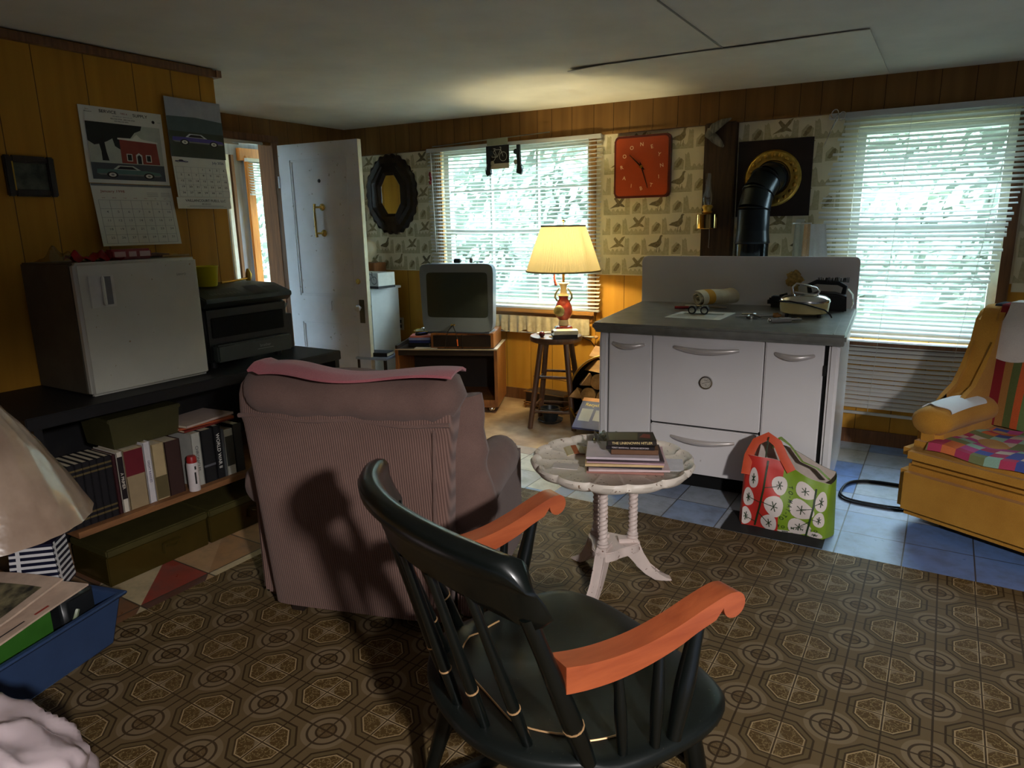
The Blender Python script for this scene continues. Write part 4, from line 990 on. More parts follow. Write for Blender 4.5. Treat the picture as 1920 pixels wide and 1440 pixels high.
b = B(); b.cyl((0, 0, .36), (0, 0, .52), .009); b.cyl((0, 0, .74), (0, 0, .785), .003); b.ball((0, 0, .79), .009, 10, 8)
for k in range(3): a = 2*PI*k/3; b.cyl((0, 0, .752), (.15*math.cos(a), .15*math.sin(a), .755), .0018, seg=6)
b.tube([(.05*math.cos(a)*.9, .0, .58+.17*math.sin(a)) for a in [-.9+1.8*k/12*1.37 for k in range(13)]], .002, 6); b.build('harp_and_finial', m_brass, LP)
b = B(); b.lathe([(.004, .52), (.012, .53), (.012, .54), (.026, .565), (.030, .585), (.024, .61), (0, .62)], seg=20); bm_ = bpy.data.materials.new('lit bulb'); bm_.use_nodes = True; t_ = NT(bm_); bs = t_.n['Principled BSDF']; bs.inputs['Emission Color'].default_value = (1, .8, .45, 1); bs.inputs['Emission Strength'].default_value = 6; o = b.build('bulb', bm_, LP); o.visible_shadow = True
b = B(); b.tube([(-.055, -.04, .455), (-.056, -.045, .40), (-.045, -.048, .36)], [.008, .007, .010], 8); b.tube([(-.045, -.048, .36), (-.042, -.046, .352)], [.014, .006], 8); b.build('red_tassel', m_red, LP)
# items on the stool
book('video_case', 'lower white and black video case on the stool', (-1.795, 1.295, SH+.0005), (.17, .105, .028), .62, (40, 38, 40), cat='video case', group='video cases on the stool')
t = book('video_case', 'upper white video case with black printed lines on the stool', (-1.788, 1.30, SH+.029), (.165, .102, .028), .58, (226, 218, 196), cat='video case', group='video cases on the stool')
fk = flat('black print', (30, 28, 28), .6); f = lambda x, y: Vector((x, y, .0285)); b = B()
for k in range(4): b.stroke([(-.065, .035-.02*k), (.05-.02*(k % 2), .035-.02*k)], .006, fk, f)
b.build('printed_lines', None, t, smooth=0, fix=False)
b = B(); b.ball((0, 0, .02), (.021, .021, .021), 16, 10, mat=mat('plum glass', (92, 30, 42), .12, var=.2, coat=.5)); b.lathe([(.010, 0), (.014, .003), (.010, .006)], seg=14); tag(b.build('glass_ball', None, None, (-1.955, 1.265, SH+.0005), smooth=70), 'dark red glass ball ornament at the front of the stool', 'ornament')
b = B(); b.prism([(-.02, -.012), (.016, -.01), (.02, .008), (-.012, .012)], 0, .006); tag(b.build('yellow_tag', flat('yellow tag', (230, 190, 40), .5), None, (-1.885, 1.29, SH+.0005)), 'little yellow tag on the stool beside the video cases', 'tag')
b = B(); b.cyl((-.07, -.025, .006), (.07, .025, .006), .006); tag(b.build('white_pen', flat('white pen', (226, 222, 214), .4), None, (-2.00, 1.42, SH+.0005), (0, 0, .35)), 'white pen lying at the left edge of the stool', 'pen')
b = B(); b.tube([(-1.74, 1.47, .64), (-1.71, 1.55, .60), (-1.69, 1.60, .53), (-1.66, 1.66, .46), (-1.60, 1.74, .40), (-1.50, 1.84, .36)], .003, 6); o = b.build('cord', m_cable, LP); o.matrix_parent_inverse = (Matrix.Translation(LP.location) @ Matrix.Rotation(.3, 4, 'Z')).inverted()
# plant pot and saucer below
t = thing('plant_pot', 'small black plant pot in a saucer on the floor under the stool', 'pot', (-1.965, 1.40, 0)); m_pot = mat('black glazed pot', (38, 42, 42), .35, var=.2)
b = B(); b.lathe([(0, 0), (.06, 0), (.085, .012), (.10, .028), (.096, .030), (.07, .012), (0, .010)], seg=8); b.build('saucer', m_pot, t, smooth=30)
b = B(); b.lathe([(0, .012), (.045, .012), (.058, .06), (.064, .09), (.072, .092), (.072, .115), (.062, .115), (.055, .08), (0, .08)], seg=26); b.build('body', m_pot, t, smooth=50)
# brass planter stand by the wall
t = thing('planter_rack', 'low brass-framed planter against the wall left of the stool', 'planter', (-2.16, 1.74, 0), -.12); m_wr = mat('bronze rod', (150, 110, 60), .4, .5)
b = B(); b.box((0, 0, .085), (.36, .14, .10), bev=.004); b.build('box', m_cabd, t)
b = B()
for z in (.03, .05, .135): b.tube([(-.19, -.08, z), (.19, -.08, z), (.19, .08, z), (-.19, .08, z)], .005, 6, closed=True)
b.build('rail', m_wr, t)
for x in (-.185, .185): b = B(); b.cyl((x, .075, 0), (x, .075, .245), .006); b.ball((x, .075, .25), .008, 8, 6); b.build('post', m_wr, t)
b = B(); b.cyl((-.205, .075, .225), (.205, .075, .225), .006); b.build('top_bar', m_wr, t)
for x in (-.18, .18): b = B(); b.cyl((x, -.075, 0), (x, -.075, .04), .007); b.build('foot', m_wr, t)
# ------------------------------------------------------------------ things on the stove
SR = .05
def svw(x, y, dz=.0008):
    c, s = math.cos(SR), math.sin(SR); return (.02+c*x-s*y, .60+s*x+c*y, .9026+.0366*y+dz)
def svr(rz=0): return (.0366, 0, SR+rz)
m_cream = mat('cream enamel pan side', (214, 196, 140), .35, var=.05)
t = thing('electric_skillet', 'oval cream electric skillet with chrome lid on the stove top', 'skillet', svw(-.222, .475), rot=svr(.02))
b = B(); sc = lambda r, z: (r, z)
M = Matrix.Diagonal((1.22, .92, 1, 1)); b.lathe([(0, .012), (.085, .012), (.098, .02), (.103, .075), (.099, .078), (0, .076)], seg=36, M=M); b.build('pan', m_cream, t, smooth=50)
b = B(); b.lathe([(.104, .074), (.106, .080), (.102, .092), (.085, .106), (.05, .116), (.0, .12)], seg=36, M=M); b.build('lid', m_chrome, t, smooth=60)
b = B(); b.tube([(-.055, -.01, .112), (-.064, -.01, .15), (-.045, -.01, .172), (.0, -.01, .165), (.055, -.01, .148), (.070, -.01, .13), (.058, -.01, .112), (.0, -.01, .118), (-.05, -.01, .124)], .0055, 10); b.build('lid_handle', m_chrome, t, smooth=70)
b = B(); b.box((-.135, .02, .088), (.07, .045, .02), bev=.004); b.cyl((-.13, .02, .098), (-.09, .02, .112), .007); b.build('pan_handle', m_rubber, t)
for x in (-.08, .08):
    for y in (-.06, .06): b = B(); b.cyl((x, y, 0), (x, y, .014), .01); b.build('foot', m_rubber, t)
b = B(); b.tube([svw(-.35, .36, .086), svw(-.28, .345, .092), svw(-.20, .342, .078), svw(-.11, .348, .052), svw(-.085, .36, .03), svw(-.08, .42, .004)], .004, 8); o = b.build('cord', m_rubber, t, smooth=70); o.matrix_parent_inverse = (Matrix.Translation(t.location) @ Euler(t.rotation_euler).to_matrix().to_4x4()).inverted()
t = thing('steam_iron', 'old black and chrome iron standing behind the skillet', 'iron', svw(-.13, .70), rot=svr(.1))
b = B(); pr = [(-.11, 0), (-.10, .05), (-.05, .062), (.04, .06), (.095, .05), (.10, 0)]; MM = Matrix(((1, 0, 0, 0), (0, 0, -1, 0), (0, 1, 0, 0), (0, 0, 0, 1))); b.prism([(x, y*1.6) for x, y in pr], -.05, .05, M=MM, bev=.01); b.build('body', m_rubber, t)
b = B(); b.tube([(-.09, 0, .09), (-.10, 0, .135), (-.06, 0, .155), (.05, 0, .15), (.085, 0, .13), (.08, 0, .09)], .013, 10); b.build('handle', m_rubber, t, smooth=60)
b = B(); rr = random.Random(3)
for k in range(26): x = -.05+.15*k/25; b.cyl((x, -.01, .155), (x+rr.uniform(-.006, .006), rr.uniform(-.02, .02), .178), .0025, seg=5)
o = b.build('bristles', m_rubber, t); o['kind'] = 'stuff'
b = B(); b.tube([(.10, -.01, .12), (.125, -.02, .09), (.13, -.03, .04), (.12, -.03, .01)], .004, 8); b.build('side_wire', m_chrome, t)
t = thing('leather_pouch', 'dark pouch lying against the backsplash left of the skillet', 'pouch', svw(-.405, .72), rot=svr()); b = B(); b.box((0, 0, .032), (.085, .07, .062), bev=.02, seg=4); b.build('body', flat('dark leather', (48, 46, 42), .5), t, smooth=60); b = B(); b.box((0, -.036, .045), (.06, .004, .03), bev=.001); b.build('flap', m_rubber, t)
b = B(); rr = random.Random(8); b.ball((0, 0, .16), (.045, .02, .045), 14, 9, fn=lambda d: 1+.22*math.sin(d.x*9+d.z*7)+.1*math.sin(d.y*13)); b.tube([(0, 0, 0), (.008, 0, .06), (.0, 0, .13)], [.022, .018, .02], 10, mat=None); tag(b.build('brush', mat('tan bristle', (176, 144, 84), .9, var=.3, scale=60, bump=.6), None, svw(-.315, .775), svr(), smooth=60), 'tan bristle brush standing against the backsplash', 'brush')
# rolled towel
m_tea = stripe_mat('cream tea towel with orange ends', [(220, 206, 172), (226, 214, 186), (220, 206, 172), (222, 208, 176), (206, 150, 60), (214, 200, 168)], 1, .27, .25)
b = B(); n = 46; V = []
def roll(u, v):
    a = u*4.6*PI; r = .012+.0026*a; y = -.11+.24*v+.008*math.sin(a*.7)
    return Vector((r*math.cos(a)*1.35, y, .056+r*math.sin(a)*.92+.004*math.sin(v*6)))
b.grid(90, 10, roll, thick=.003)
tag(b.build('rolled_towel', m_tea, None, svw(-.735, .62, .004), svr(-.75), smooth=60), 'rolled cream tea towel with orange ends on the stove', 'towel')
# newspaper clipping, binoculars, pen, tools, grinder
b = B(); P = [(-.165, -.115), (.135, -.125), (.165, .135), (-.13, .105)]; b.prism(P, 0, .002)
f = lambda x, y: Vector((x, y, .0026)); gk = flat('grey print', (130, 132, 116), .8); b.poly([(-.10, .02), (.12, .03), (.12, .08), (-.10, .07)], gk, f)
for k in range(5): b.stroke([(-.12, -.09+.02*k), (.10, -.095+.02*k)], .003, gk, f)
for fc in b.bm.faces:
    if fc.calc_center_median().z < .0024: fc.material_index = 1
b.mats.append(flat('newsprint', (206, 202, 188), .8)); tag(b.build('newspaper_clipping', None, None, svw(-.74, .315), svr(), smooth=0, fix=False), 'newspaper clipping lying at the front of the stove top', 'paper')
t = thing('binoculars', 'small black and silver binoculars resting on the newspaper clipping', 'binoculars', svw(-.755, .36, .004), rot=svr(.05)); m_bin = flat('black binocular body', (28, 28, 30), .35)
for s in (-1, 1):
    b = B(); b.tube([(s*.034, .03, .024), (s*.034, .0, .024), (s*.034, -.028, .024)], [.017, .020, .022], 16); b.tube([(s*.034, -.028, .024), (s*.034, -.034, .024)], [.0235, .0225], 16); tb = b.build('barrel', m_bin, t, smooth=50)
    g = B(); g.cyl((s*.034, -.0345, .024), (s*.034, -.036, .024), .015, seg=16); g.build('lens', m_chrome, tb); g = B(); g.box((s*.034, -.012, .044), (.032, .03, .008), bev=.003); g.build('top_plate', flat('silver plate', (170, 168, 160), .3, .6), tb)
b = B(); b.cyl((0, -.02, .026), (0, .02, .026), .009); b.box((0, 0, .03), (.04, .014, .008)); b.build('bridge', m_chrome, t)
t = thing('marker_pen', 'red marker pen lying behind the binoculars', 'pen', svw(-.88, .53), rot=svr(.28)); b = B(); b.cyl((-.06, 0, .008), (.05, 0, .008), .008); b.build('barrel', flat('red plastic', (150, 36, 40), .4), t); b = B(); b.cyl((.05, 0, .008), (.10, 0, .008), .0075); b.build('cap', m_rubber, t)
t = thing('screwdriver', 'thin white and chrome screwdriver beside the red pen', 'screwdriver', svw(-.82, .60), rot=svr(-.12)); b = B(); b.cyl((-.08, 0, .007), (-.02, 0, .007), .007); b.build('handle', flat('white handle', (210, 206, 196), .4), t); b = B(); b.cyl((-.02, 0, .007), (.17, 0, .007), .003); b.build('shaft', m_chrome, t)
t = thing('corkscrew', 'metal lever corkscrew on the stove front near the centre', 'corkscrew', svw(-.47, .32), rot=svr(.25)); m_stl = mat('dull steel', (150, 150, 146), .35, 1, var=.1)
b = B(); b.cyl((-.08, -.01, .01), (.14, .02, .012), .006); b.build('shaft', m_stl, t); b = B(); b.tube([(-.02, -.03, .008), (.0, .02, .014), (.03, .05, .012)], .006, 8); b.build('lever', m_stl, t); b = B(); b.tube([(.05, -.03, .008), (.01, .0, .018), (-.04, .04, .012)], .006, 8); b.build('lever', m_stl, t); b = B(); b.lathe([(0, 0), (.016, 0), (.016, .014), (0, .014)], (0, -.03, 0), 14); b.build('hub', m_stl, t)
t = thing('hand_grinder', 'grey-handled metal tool at the front edge below the skillet', 'tool', svw(-.275, .235), rot=svr(.55)); b = B(); b.cyl((-.085, 0, .012), (.02, 0, .012), .012); b.build('handle', flat('grey grip', (150, 148, 144), .5), t); b = B(); b.cyl((.02, 0, .012), (.075, 0, .012), .008); b.cyl((.07, 0, .012), (.072, .03, .012), .007); b.build('head', m_chrome, t); b = B(); b.ball((-.088, 0, .012), .012, 12, 8); b.build('end_cap', m_chrome, t)
b = B(); b.ball((0, 0, .012), (.022, .012, .014), 12, 8, fn=lambda d: 1+.2*math.sin(d.x*8)); tag(b.build('dried_fruit', mat('amber brown', (150, 104, 50), .5, var=.3), None, svw(-.345, .36), None, smooth=60), 'small amber-brown lump at the left foot of the skillet', 'food')

# ------------------------------------------------------------------ stove pipe and wall behind
m_pipe = mat('black stove pipe', (34, 40, 42), .30, .5, var=.15, scale=8); m_galv = mat('bright galvanised pipe', (150, 156, 156), .2, 1, var=.25, scale=30, stretch=(8, 8, .3))
m_post = mat_wood('rough dark post', (74, 52, 32), (44, 30, 18), .85, 2, 3, 14, bump=.6)
b = B(); b.box((-.94, YB-.035, 1.55), (.205, .07, 1.0), bev=.006); tag(b.build('wall_post', m_post, smooth=30), 'rough dark wooden post on the wall between clock and stove pipe', 'post')
b = B(); b.box((-.600, YB-.012, 1.685), (.455, .018, .475)); tag(b.build('heat_shield', mat('dark brown board', (44, 32, 26), .75, var=.2, scale=8), smooth=0), 'dark brown square board on the wall behind the stove pipe', 'board')
SPx, SPy = -.664, 1.70
t = thing('flue_collar', 'round embossed brass flue collar on the dark board', 'collar', (-.605, YB-.022, 1.685)); M = Matrix.Rotation(PI/2, 4, 'X')
b = B(); b.lathe([(.105, .004), (.112, .012), (.13, .010), (.16, .016), (.168, .012), (.176, .004), (.172, 0), (.10, 0)], seg=64, M=M, caps=False); b.build('plate', mat('embossed brass', (206, 172, 84), .3, 1, var=.15, scale=30, bump=.7, bscale=70), t, smooth=50)
b = B()
for k in range(20): a = 2*PI*k/20; b.ball((.145*math.cos(a), -.014, .145*math.sin(a)), (.014, .006, .014), 8, 6)
o = b.build('embossing', m_brass, t, smooth=60); o['kind'] = 'stuff'
t = thing('stove_pipe', 'black elbowed stove pipe rising from behind the stove into the brass collar', 'pipe', (SPx, SPy, .93))
R = .098
b = B(); b.cyl((0, 0, 0), (0, 0, .36), R*1.04, seg=28, caps=False); b.build('lower_pipe', mat('glossy black pipe', (38, 42, 44), .13, .75, var=.2, scale=30, stretch=(8, 8, .2)), t, smooth=60)
b = B(); b.cyl((-.015, .002, 0), (-.015, .002, .345), R*1.06, seg=28, caps=False); b.lathe([(R*1.05, .35), (R*1.10, .355), (R*1.06, .37), (R*1.02, .42), (R*1.02, .44)], seg=28, caps=False)
b.bm.free(); b = B(); b.lathe([(R*1.05, .35), (R*1.10, .355), (R*1.06, .37), (R*1.0, .42), (R*.98, .44)], seg=28, caps=False); b.build('collar_ring', m_pipe, t, smooth=60)
ctr = [(0, 0, .43), (0, 0, .56), (.012, .035, .66), (.040, .095, .735), (.059, .16, .755), (.059, YB-SPy-.014, .755)]
for k in range(len(ctr)-1): b = B(); b.tube([ctr[k], ctr[k+1]], [R*(1-.01*k), R*(.985-.01*k)], 26, caps=(k == 4)); b.build('elbow_gore', m_pipe, t, smooth=50)
for k in range(1, len(ctr)-1):
    b = B(); p = Vector(ctr[k]); d = (Vector(ctr[k+1])-Vector(ctr[k-1])).normalized(); b.tube([p-d*.006, p, p+d*.006], [R*.99, R*1.03, R*.99], 26); b.build('seam_ring', m_pipe, t, smooth=60)
t = thing('oil_lamp', 'brass wall oil lamp with clear chimney on the dark post', 'lamp', (-.985, YB-.13, 1.375))
b = B(); b.lathe([(0, 0), (.068, 0), (.072, .004), (.072, .092), (.066, .096), (.02, .10), (0, .10)], seg=32); b.build('tank', mat('polished brass tank', (224, 190, 120), .12, 1, var=.05), t, smooth=40)
b = B(); b.lathe([(.022, .098), (.034, .108), (.026, .118), (.030, .13), (.036, .14), (.030, .152), (.02, .155)], seg=24); b.build('burner', m_brass, t, smooth=60)
b = B(); b.lathe([(.026, .15), (.033, .19), (.031, .22), (.022, .25), (.020, .355)], seg=24, caps=False); b.build('chimney', mat_glass('lamp chimney glass', (.9, .92, .88, 1), .16), t, smooth=60)
b = B(); b.box((0, .095, .05), (.03, .06, .012)); b.box((0, .057, .05), (.06, .006, .08)); b.build('bracket', m_brass, t); b = B(); b.tube([(.018, -.0, -.002), (.02, 0, -.06), (.016, 0, -.12), (.02, 0, -.125)], .0015, 6); b.build('hanging_wire', m_stl, t)
# wall clock
CK = thing('wall_clock', 'square red wall clock with pale letters around the dial', 'clock', (-1.489, YB-.004, 1.806))
m_clk = mat('red lacquer', (170, 70, 36), .3, var=.06, scale=3, coat=.3)
b = B(); pl = []; hx, hz, r = .207, .211, .03
for cx_, cz_, a0 in ((hx-r, hz-r, 0), (-hx+r, hz-r, 90), (-hx+r, -hz+r, 180), (hx-r, -hz+r, 270)): pl += [(cx_+r*math.cos(math.radians(a0+k*15)), cz_+r*math.sin(math.radians(a0+k*15))) for k in range(7)]
MXZ = Matrix(((1, 0, 0, 0), (0, 0, -1, 0), (0, 1, 0, 0), (0, 0, 0, 1))); b.prism(pl, 0, .035, M=MXZ, bev=.008); b.build('case', mat('dark red case', (96, 36, 30), .3, coat=.3), CK, smooth=40)
b = B(); b.prism([(x*.93, z*.93) for x, z in pl], .034, .0375, M=MXZ); b.build('dial', m_clk, CK, smooth=30)
mp = flat('cream lettering', (232, 206, 176), .5); f = lambda x, z: Vector((x, -.0382, z)); b = B()
for k, ch in enumerate('NEYNITBIAROO'):
    a = PI/2-2*PI*k/12; b.text(ch, .036, mp, f, .148*math.cos(a), .148*math.sin(a), rot=.25*math.sin(k*2.3))
b.build('letters', None, CK, smooth=0, fix=False)
mk = flat('black hand', (26, 18, 16), .4)
for ang, ln, wd, nm in ((math.radians(137), .12, .010, 'hour_hand'), (math.radians(-71), .155, .008, 'minute_hand')):
    b = B(); c, s = math.cos(ang), math.sin(ang); M = Matrix.Translation((0, -.042, 0)) @ Matrix.Rotation(-ang, 4, 'Y'); b.prism([(-.03, -wd*.35), (-.03, wd*.35), (0, wd/2), (ln, wd*.2), (ln, -wd*.2), (0, -wd/2)], -.001, .001, M=M @ MXZ); b.build(nm, mk, CK, smooth=0)
b = B(); b.cyl((0, -.037, 0), (0, -.046, 0), .010); b.build('hub', m_brass, CK)
# hanging tea towels on a small rack
t = thing('towel_rack', 'little wall rack with hanging bars right of the stove pipe', 'rack', (-.42, YB-.002, 1.40)); b = B(); b.box((0, -.006, 0), (.05, .012, .05)); b.build('wall_plate', m_sash, t)
for k, a in enumerate((-.5, -.2, .15)): b = B(); b.cyl((0, -.012, 0), (.17*math.sin(a+.4), -.012-.17*math.cos(a+.4), 0), .004); b.build('bar', m_sash, t)
for k, (x, w_, c1, c2, lab) in enumerate(((-.405, .05, (196, 196, 176), (160, 164, 140), 'grey-green tea towel, leftmost on the little rack'), (-.352, .045, (200, 140, 74), (214, 200, 170), 'orange and cream tea towel hanging in the middle of the rack'), (-.295, .085, (214, 214, 210), (186, 186, 182), 'white tea towel hanging nearest the window'))):
    b = B(); b.grid(14, 16, lambda u, v: Vector(((u-.5)*w_*(1+.35*v)+.02*v*(k == 2), -.006*math.sin(u*9+k), -.30*v)), thick=.006); tag(b.build('tea_towel', mat_cloth('tea towel %d' % k, c1, c2, 300, bump=.4), None, (x, YB-.10-.014*k, 1.395), smooth=70), lab, 'towel')
# scissors
t = thing('scissors', 'pair of chrome scissors hanging from a nail by the right-hand window', 'scissors', (-.235, YB-.075, 2.035), rot=(0, .38, 0))
for s in (-1, 1):
    b = B(); b.tube([(s*.002, 0, -.05), (s*.004, 0, -.10), (-s*.003, 0, -.20)], [.006, .005, .002], 8, sq=(1, .5)); bl = b.build('blade', m_chrome, t)
    g = B(); g.tube([(s*.022+.018*math.cos(a), 0, -.005+.024*math.sin(a)) for a in [2*PI*k/18 for k in range(18)]], .0035, 8, closed=True); g.cyl((s*.008, 0, -.025), (0, 0, -.055), .0035, seg=8); g.build('finger_loop', m_chrome, bl, smooth=70)
t = thing('feather_bird', 'grey feathered ornament hanging at the top of the dark post', 'ornament', (-.965, YB-.085, 1.90)); m_fe = mat('grey feathers', (120, 116, 104), .9, var=.35, scale=50, stretch=(1, 1, .2), bump=.6)
for nm, pts, rs in (('upper_wing', [(-.055, 0, .075), (-.01, -.01, .115), (.045, -.015, .145), (.10, -.01, .165)], [.012, .026, .018, .004]), ('body', [(-.06, 0, .06), (-.035, -.005, .095), (-.01, 0, .10)], [.014, .026, .01]), ('tail', [(-.04, 0, .08), (0, 0, .045), (.035, 0, .012), (.055, 0, -.005)], [.022, .024, .016, .006])):
    b = B(); b.tube(pts, rs, 10, sq=(.45, 1.2)); b.build(nm, m_fe, t, smooth=60)

# ------------------------------------------------------------------ over the window
m_gun = mat('dark gunmetal', (52, 58, 66), .4, .5, var=.2)
for k, (x, lab) in enumerate(((-2.735, 'dark toy pistol hanging upside down left of the bicycle card'), (-2.465, 'dark toy pistol hanging by its barrel right of the bicycle card'))):
    t = thing('toy_pistol', lab, 'toy', (x, YB-.085, 1.99), group='toy pistols over the window')
    m_ = 1 if k else -1
    b = B(); b.prism([(-.016, .03), (.012, .03), (.014, -.09), (.020, -.115), (-.012, -.115), (-.016, -.05)], -.010, .010, M=MXZ, bev=.003); b.build('barrel', m_gun, t)
    b = B(); b.lathe([(0, -.013), (.020, -.013), (.020, .013), (0, .013)], (0, 0, 0), 14, M=Matrix.Translation((-.020*m_, 0, -.02)) @ Matrix.Rotation(PI/2, 4, 'X')); b.build('cylinder', m_gun, t)
    b = B(); b.prism([(m_*x_, z_) for x_, z_ in [(-.012, -.105), (.016, -.105), (.034, -.165), (.018, -.19), (-.022, -.175), (-.012, -.15)]], -.011, .011, M=MXZ, bev=.003); b.build('grip', m_gun, t)
    b = B(); b.tube([(m_*.014, 0, -.12), (m_*.036, 0, -.128), (m_*.038, 0, -.15), (m_*.022, 0, -.155)], .003, 6); b.build('trigger_guard', m_gun, t)
    b = B(); b.ball((-m_*.028, 0, -.095), (.018, .010, .02), 10, 8); b.build('hammer', flat('pale horn', (170, 164, 140), .4), t)
t = thing('bicycle_card', 'black card with a white-line bicycle hanging over the window blind', 'card', (-2.66, YB-.08, 1.965)); fb = flat('black card', (34, 32, 32), .6); fw = flat('white line', (190, 188, 180), .6)
b = B(); b.box((0, 0, -.005), (.21, .004, .135)); b.build('card', fb, t, smooth=0); b = B(); b.box((0, 0, -.092), (.21, .005, .04)); b.build('lower_strip', flat('tan strip', (196, 186, 160), .7), t, smooth=0); b = B(); b.box((0, 0, .090), (.19, .005, .05)); b.build('upper_strip', flat('grey green strip', (150, 156, 136), .7), t, smooth=0)
def bicycle(b, f, s, mk, wd):
    for cx in (-.5, .5): b.stroke([(cx*s+.32*s*math.cos(a), .32*s*math.sin(a)) for a in [2*PI*k/22 for k in range(23)]], wd, mk, f)
    for P in ([(-.5, 0), (-.25, .5), (.30, .5), (.5, 0)], [(-.25, .5), (-.02, -.02), (-.5, 0)], [(-.02, -.02), (.30, .5)], [(-.36, .58), (-.16, .58)], [(.30, .5), (.33, .66), (.20, .66)]): b.stroke([(x*s, y*s) for x, y in P], wd, mk, f)
b = B(); bicycle(b, lambda x, z: Vector((x, -.0028, z-.022)), .105, fw, .0045); b.build('bicycle_drawing', None, t, smooth=0, fix=False)
b = B(); b.tube([(-3.3, YB-.075, 2.062), (-2.2, YB-.075, 2.09)], .0035, 6); tag(b.build('hanging_wire', m_stl), 'thin wire along the top of the left window that the card and pistols hang from', 'wire')
b = B(); b.ball((0, 0, .045), (.012, .010, .022), 10, 8); b.ball((.006, 0, .012), (.014, .010, .018), 10, 8); b.ball((-.002, 0, -.02), (.011, .009, .016), 10, 8); tag(b.build('red_ornament', flat('deep red', (140, 30, 34), .5), None, (-3.335, YB-.075, 1.80), smooth=60), 'small red ornament hanging at the left edge of the left blind', 'ornament')
# cafe valance under the sill
m_val = mat_translucent('cream gathered cotton', (228, 216, 184), .2, .9, bump=.5, c2=(206, 190, 152))
b = B(); rr = random.Random(6); ph = [rr.uniform(0, 6) for _ in range(6)]
def val(u, v):
    x = -2.78+.90*u; return Vector((x, YB-.055-.010*math.sin(u*70+ph[0])*(.4+v*.6)-.006*math.sin(u*131+ph[1])*v, .708-.130*v-.012*v*math.sin(u*21+ph[2])-.006*v*math.sin(u*47)))
b.grid(180, 10, val, thick=.002); tag(b.build('window_valance', m_val, smooth=70), 'cream gathered curtain strip below the sill behind the lamp', 'curtain')
t = thing('curtain_rod', 'thin cream curtain rod with a knob end below the sill', 'rod', (-1.84, YB-.045, .573)); b = B(); b.cyl((-.9, 0, 0), (0, 0, 0), .006); b.build('rod', m_sash, t); b = B(); b.lathe([(0, 0), (.010, .003), (.016, .014), (.008, .03), (0, .034)], seg=14, M=Matrix.Rotation(PI/2, 4, 'Y')); b.build('knob', flat('peach knob', (220, 170, 120), .5), t)

# ------------------------------------------------------------------ mirror, door and corner
MR = thing('wall_mirror', 'dark carved octagonal mirror with scalloped edge', 'mirror', (-3.815, YB-.006, 1.702)); m_mf = mat('dark carved wood', (40, 30, 24), .4, var=.3, scale=20, bump=.6, bscale=60)
b = B(); n = 160; V = []; prof = [(1.0, 0, 1), (1.0, .022, 1), (.93, .036, .6), (.80, .030, .3), (.72, .044, 0), (.60, .034, 0), (.46, .046, 0), (.40, .022, 0)]
for (k_, d, sc_) in prof:
    for i in range(n):
        a = 2*PI*i/n; octo = 1/max(abs(math.cos(a)), abs(math.sin(a)), (abs(math.cos(a))+abs(math.sin(a)))*.7071)
        rad = (1+.022*math.cos(a*26)*sc_)*(k_*(octo*(1-sc_*.8)*.97+sc_*.8)); V.append((.285*rad*math.cos(a), -d, .338*rad*math.sin(a)*(1 if k_ > .6 else 1.24)))
b.add(V, [(j*n+i, j*n+(i+1) % n, (j+1)*n+(i+1) % n, (j+1)*n+i) for j in range(len(prof)-1) for i in range(n)]); b.build('frame', m_mf, MR, smooth=35)
b = B(); b.add([(.285*.42*octa*math.cos(a), -.020, .338*.42*1.24*octa*math.sin(a)) for a in [2*PI*i/64 for i in range(64)] for octa in [1/max(abs(math.cos(a)), abs(math.sin(a)), (abs(math.cos(a))+abs(math.sin(a)))*.7071)]], [tuple(range(64))]); b.build('mirror_glass', mat('mirror glass', (225, 225, 222), .02, 1, var=0), MR, smooth=0)
DA = .10
DR = thing('open_door', 'white panelled front door standing open into the room', 'door', (-4.235, 1.05, .012), DA); DR['kind'] = 'structure'; DR.name = 'door_1'
m_door = mat('blue-white door paint', (196, 200, 212), .45, var=.05, scale=5, speck=((150, 150, 156), 30, .7)); DW, DH, DT = .79, 2.062, .042
b = B(); st = .115
for x0, x1, z0, z1 in ((0, st, 0, DH), (DW-st, DW, 0, DH), (st, DW-st, DH-.12, DH), (st, DW-st, .66, .88), (st, DW-st, 0, .2)): b.box(((x0+x1)/2, DT/2, (z0+z1)/2), (x1-x0, DT, z1-z0))
b.build('stile_and_rail', m_door, DR, smooth=0)['kind'] = 'structure'
for z0, z1 in ((.88, DH-.12), (.2, .66)):
    b = B(); b.box((DW/2, DT/2, (z0+z1)/2), (DW-2*st, .016, z1-z0)); 
    for x in (st+.008, DW-st-.008): b.box((x, .010, (z0+z1)/2), (.016, .014, z1-z0), bev=.004)
    for z in (z0+.008, z1-.008): b.box((DW/2, .010, z), (DW-2*st, .014, .016), bev=.004)
    b.build('door_panel', m_door, DR, smooth=0)['kind'] = 'structure'
b = B(); b.box((DW+.0015, DT/2, DH/2), (.003, DT-.002, DH)); b.build('door_edge', flat('cream door edge', (220, 210, 180), .5), DR, smooth=0)['kind'] = 'structure'
m_bras = mat('aged brass', (200, 176, 104), .22, 1, var=.12)
b = B(); b.tube([(.378, -.048, 1.60), (.376, -.052, 1.55), (.376, -.05, 1.46), (.378, -.052, 1.38), (.379, -.048, 1.345)], [.011, .008, .010, .009, .012], 12)
for z in (1.575, 1.375): b.cyl((.38, -.05, z), (.41, .0, z), .008); b.lathe([(0, .012), (.016, .010), (.027, .004), (.028, 0)], seg=20, M=Matrix.Translation((.412, 0, z)) @ Matrix.Rotation(PI/2, 4, 'X'))
b.build('door_knocker', m_bras, DR, smooth=60)
b = B(); b.lathe([(0, .006), (.008, .006), (.013, .003), (.014, 0)], seg=16, M=Matrix.Translation((.40, 0, 1.775)) @ Matrix.Rotation(PI/2, 4, 'X')); b.build('peephole', m_gun, DR)
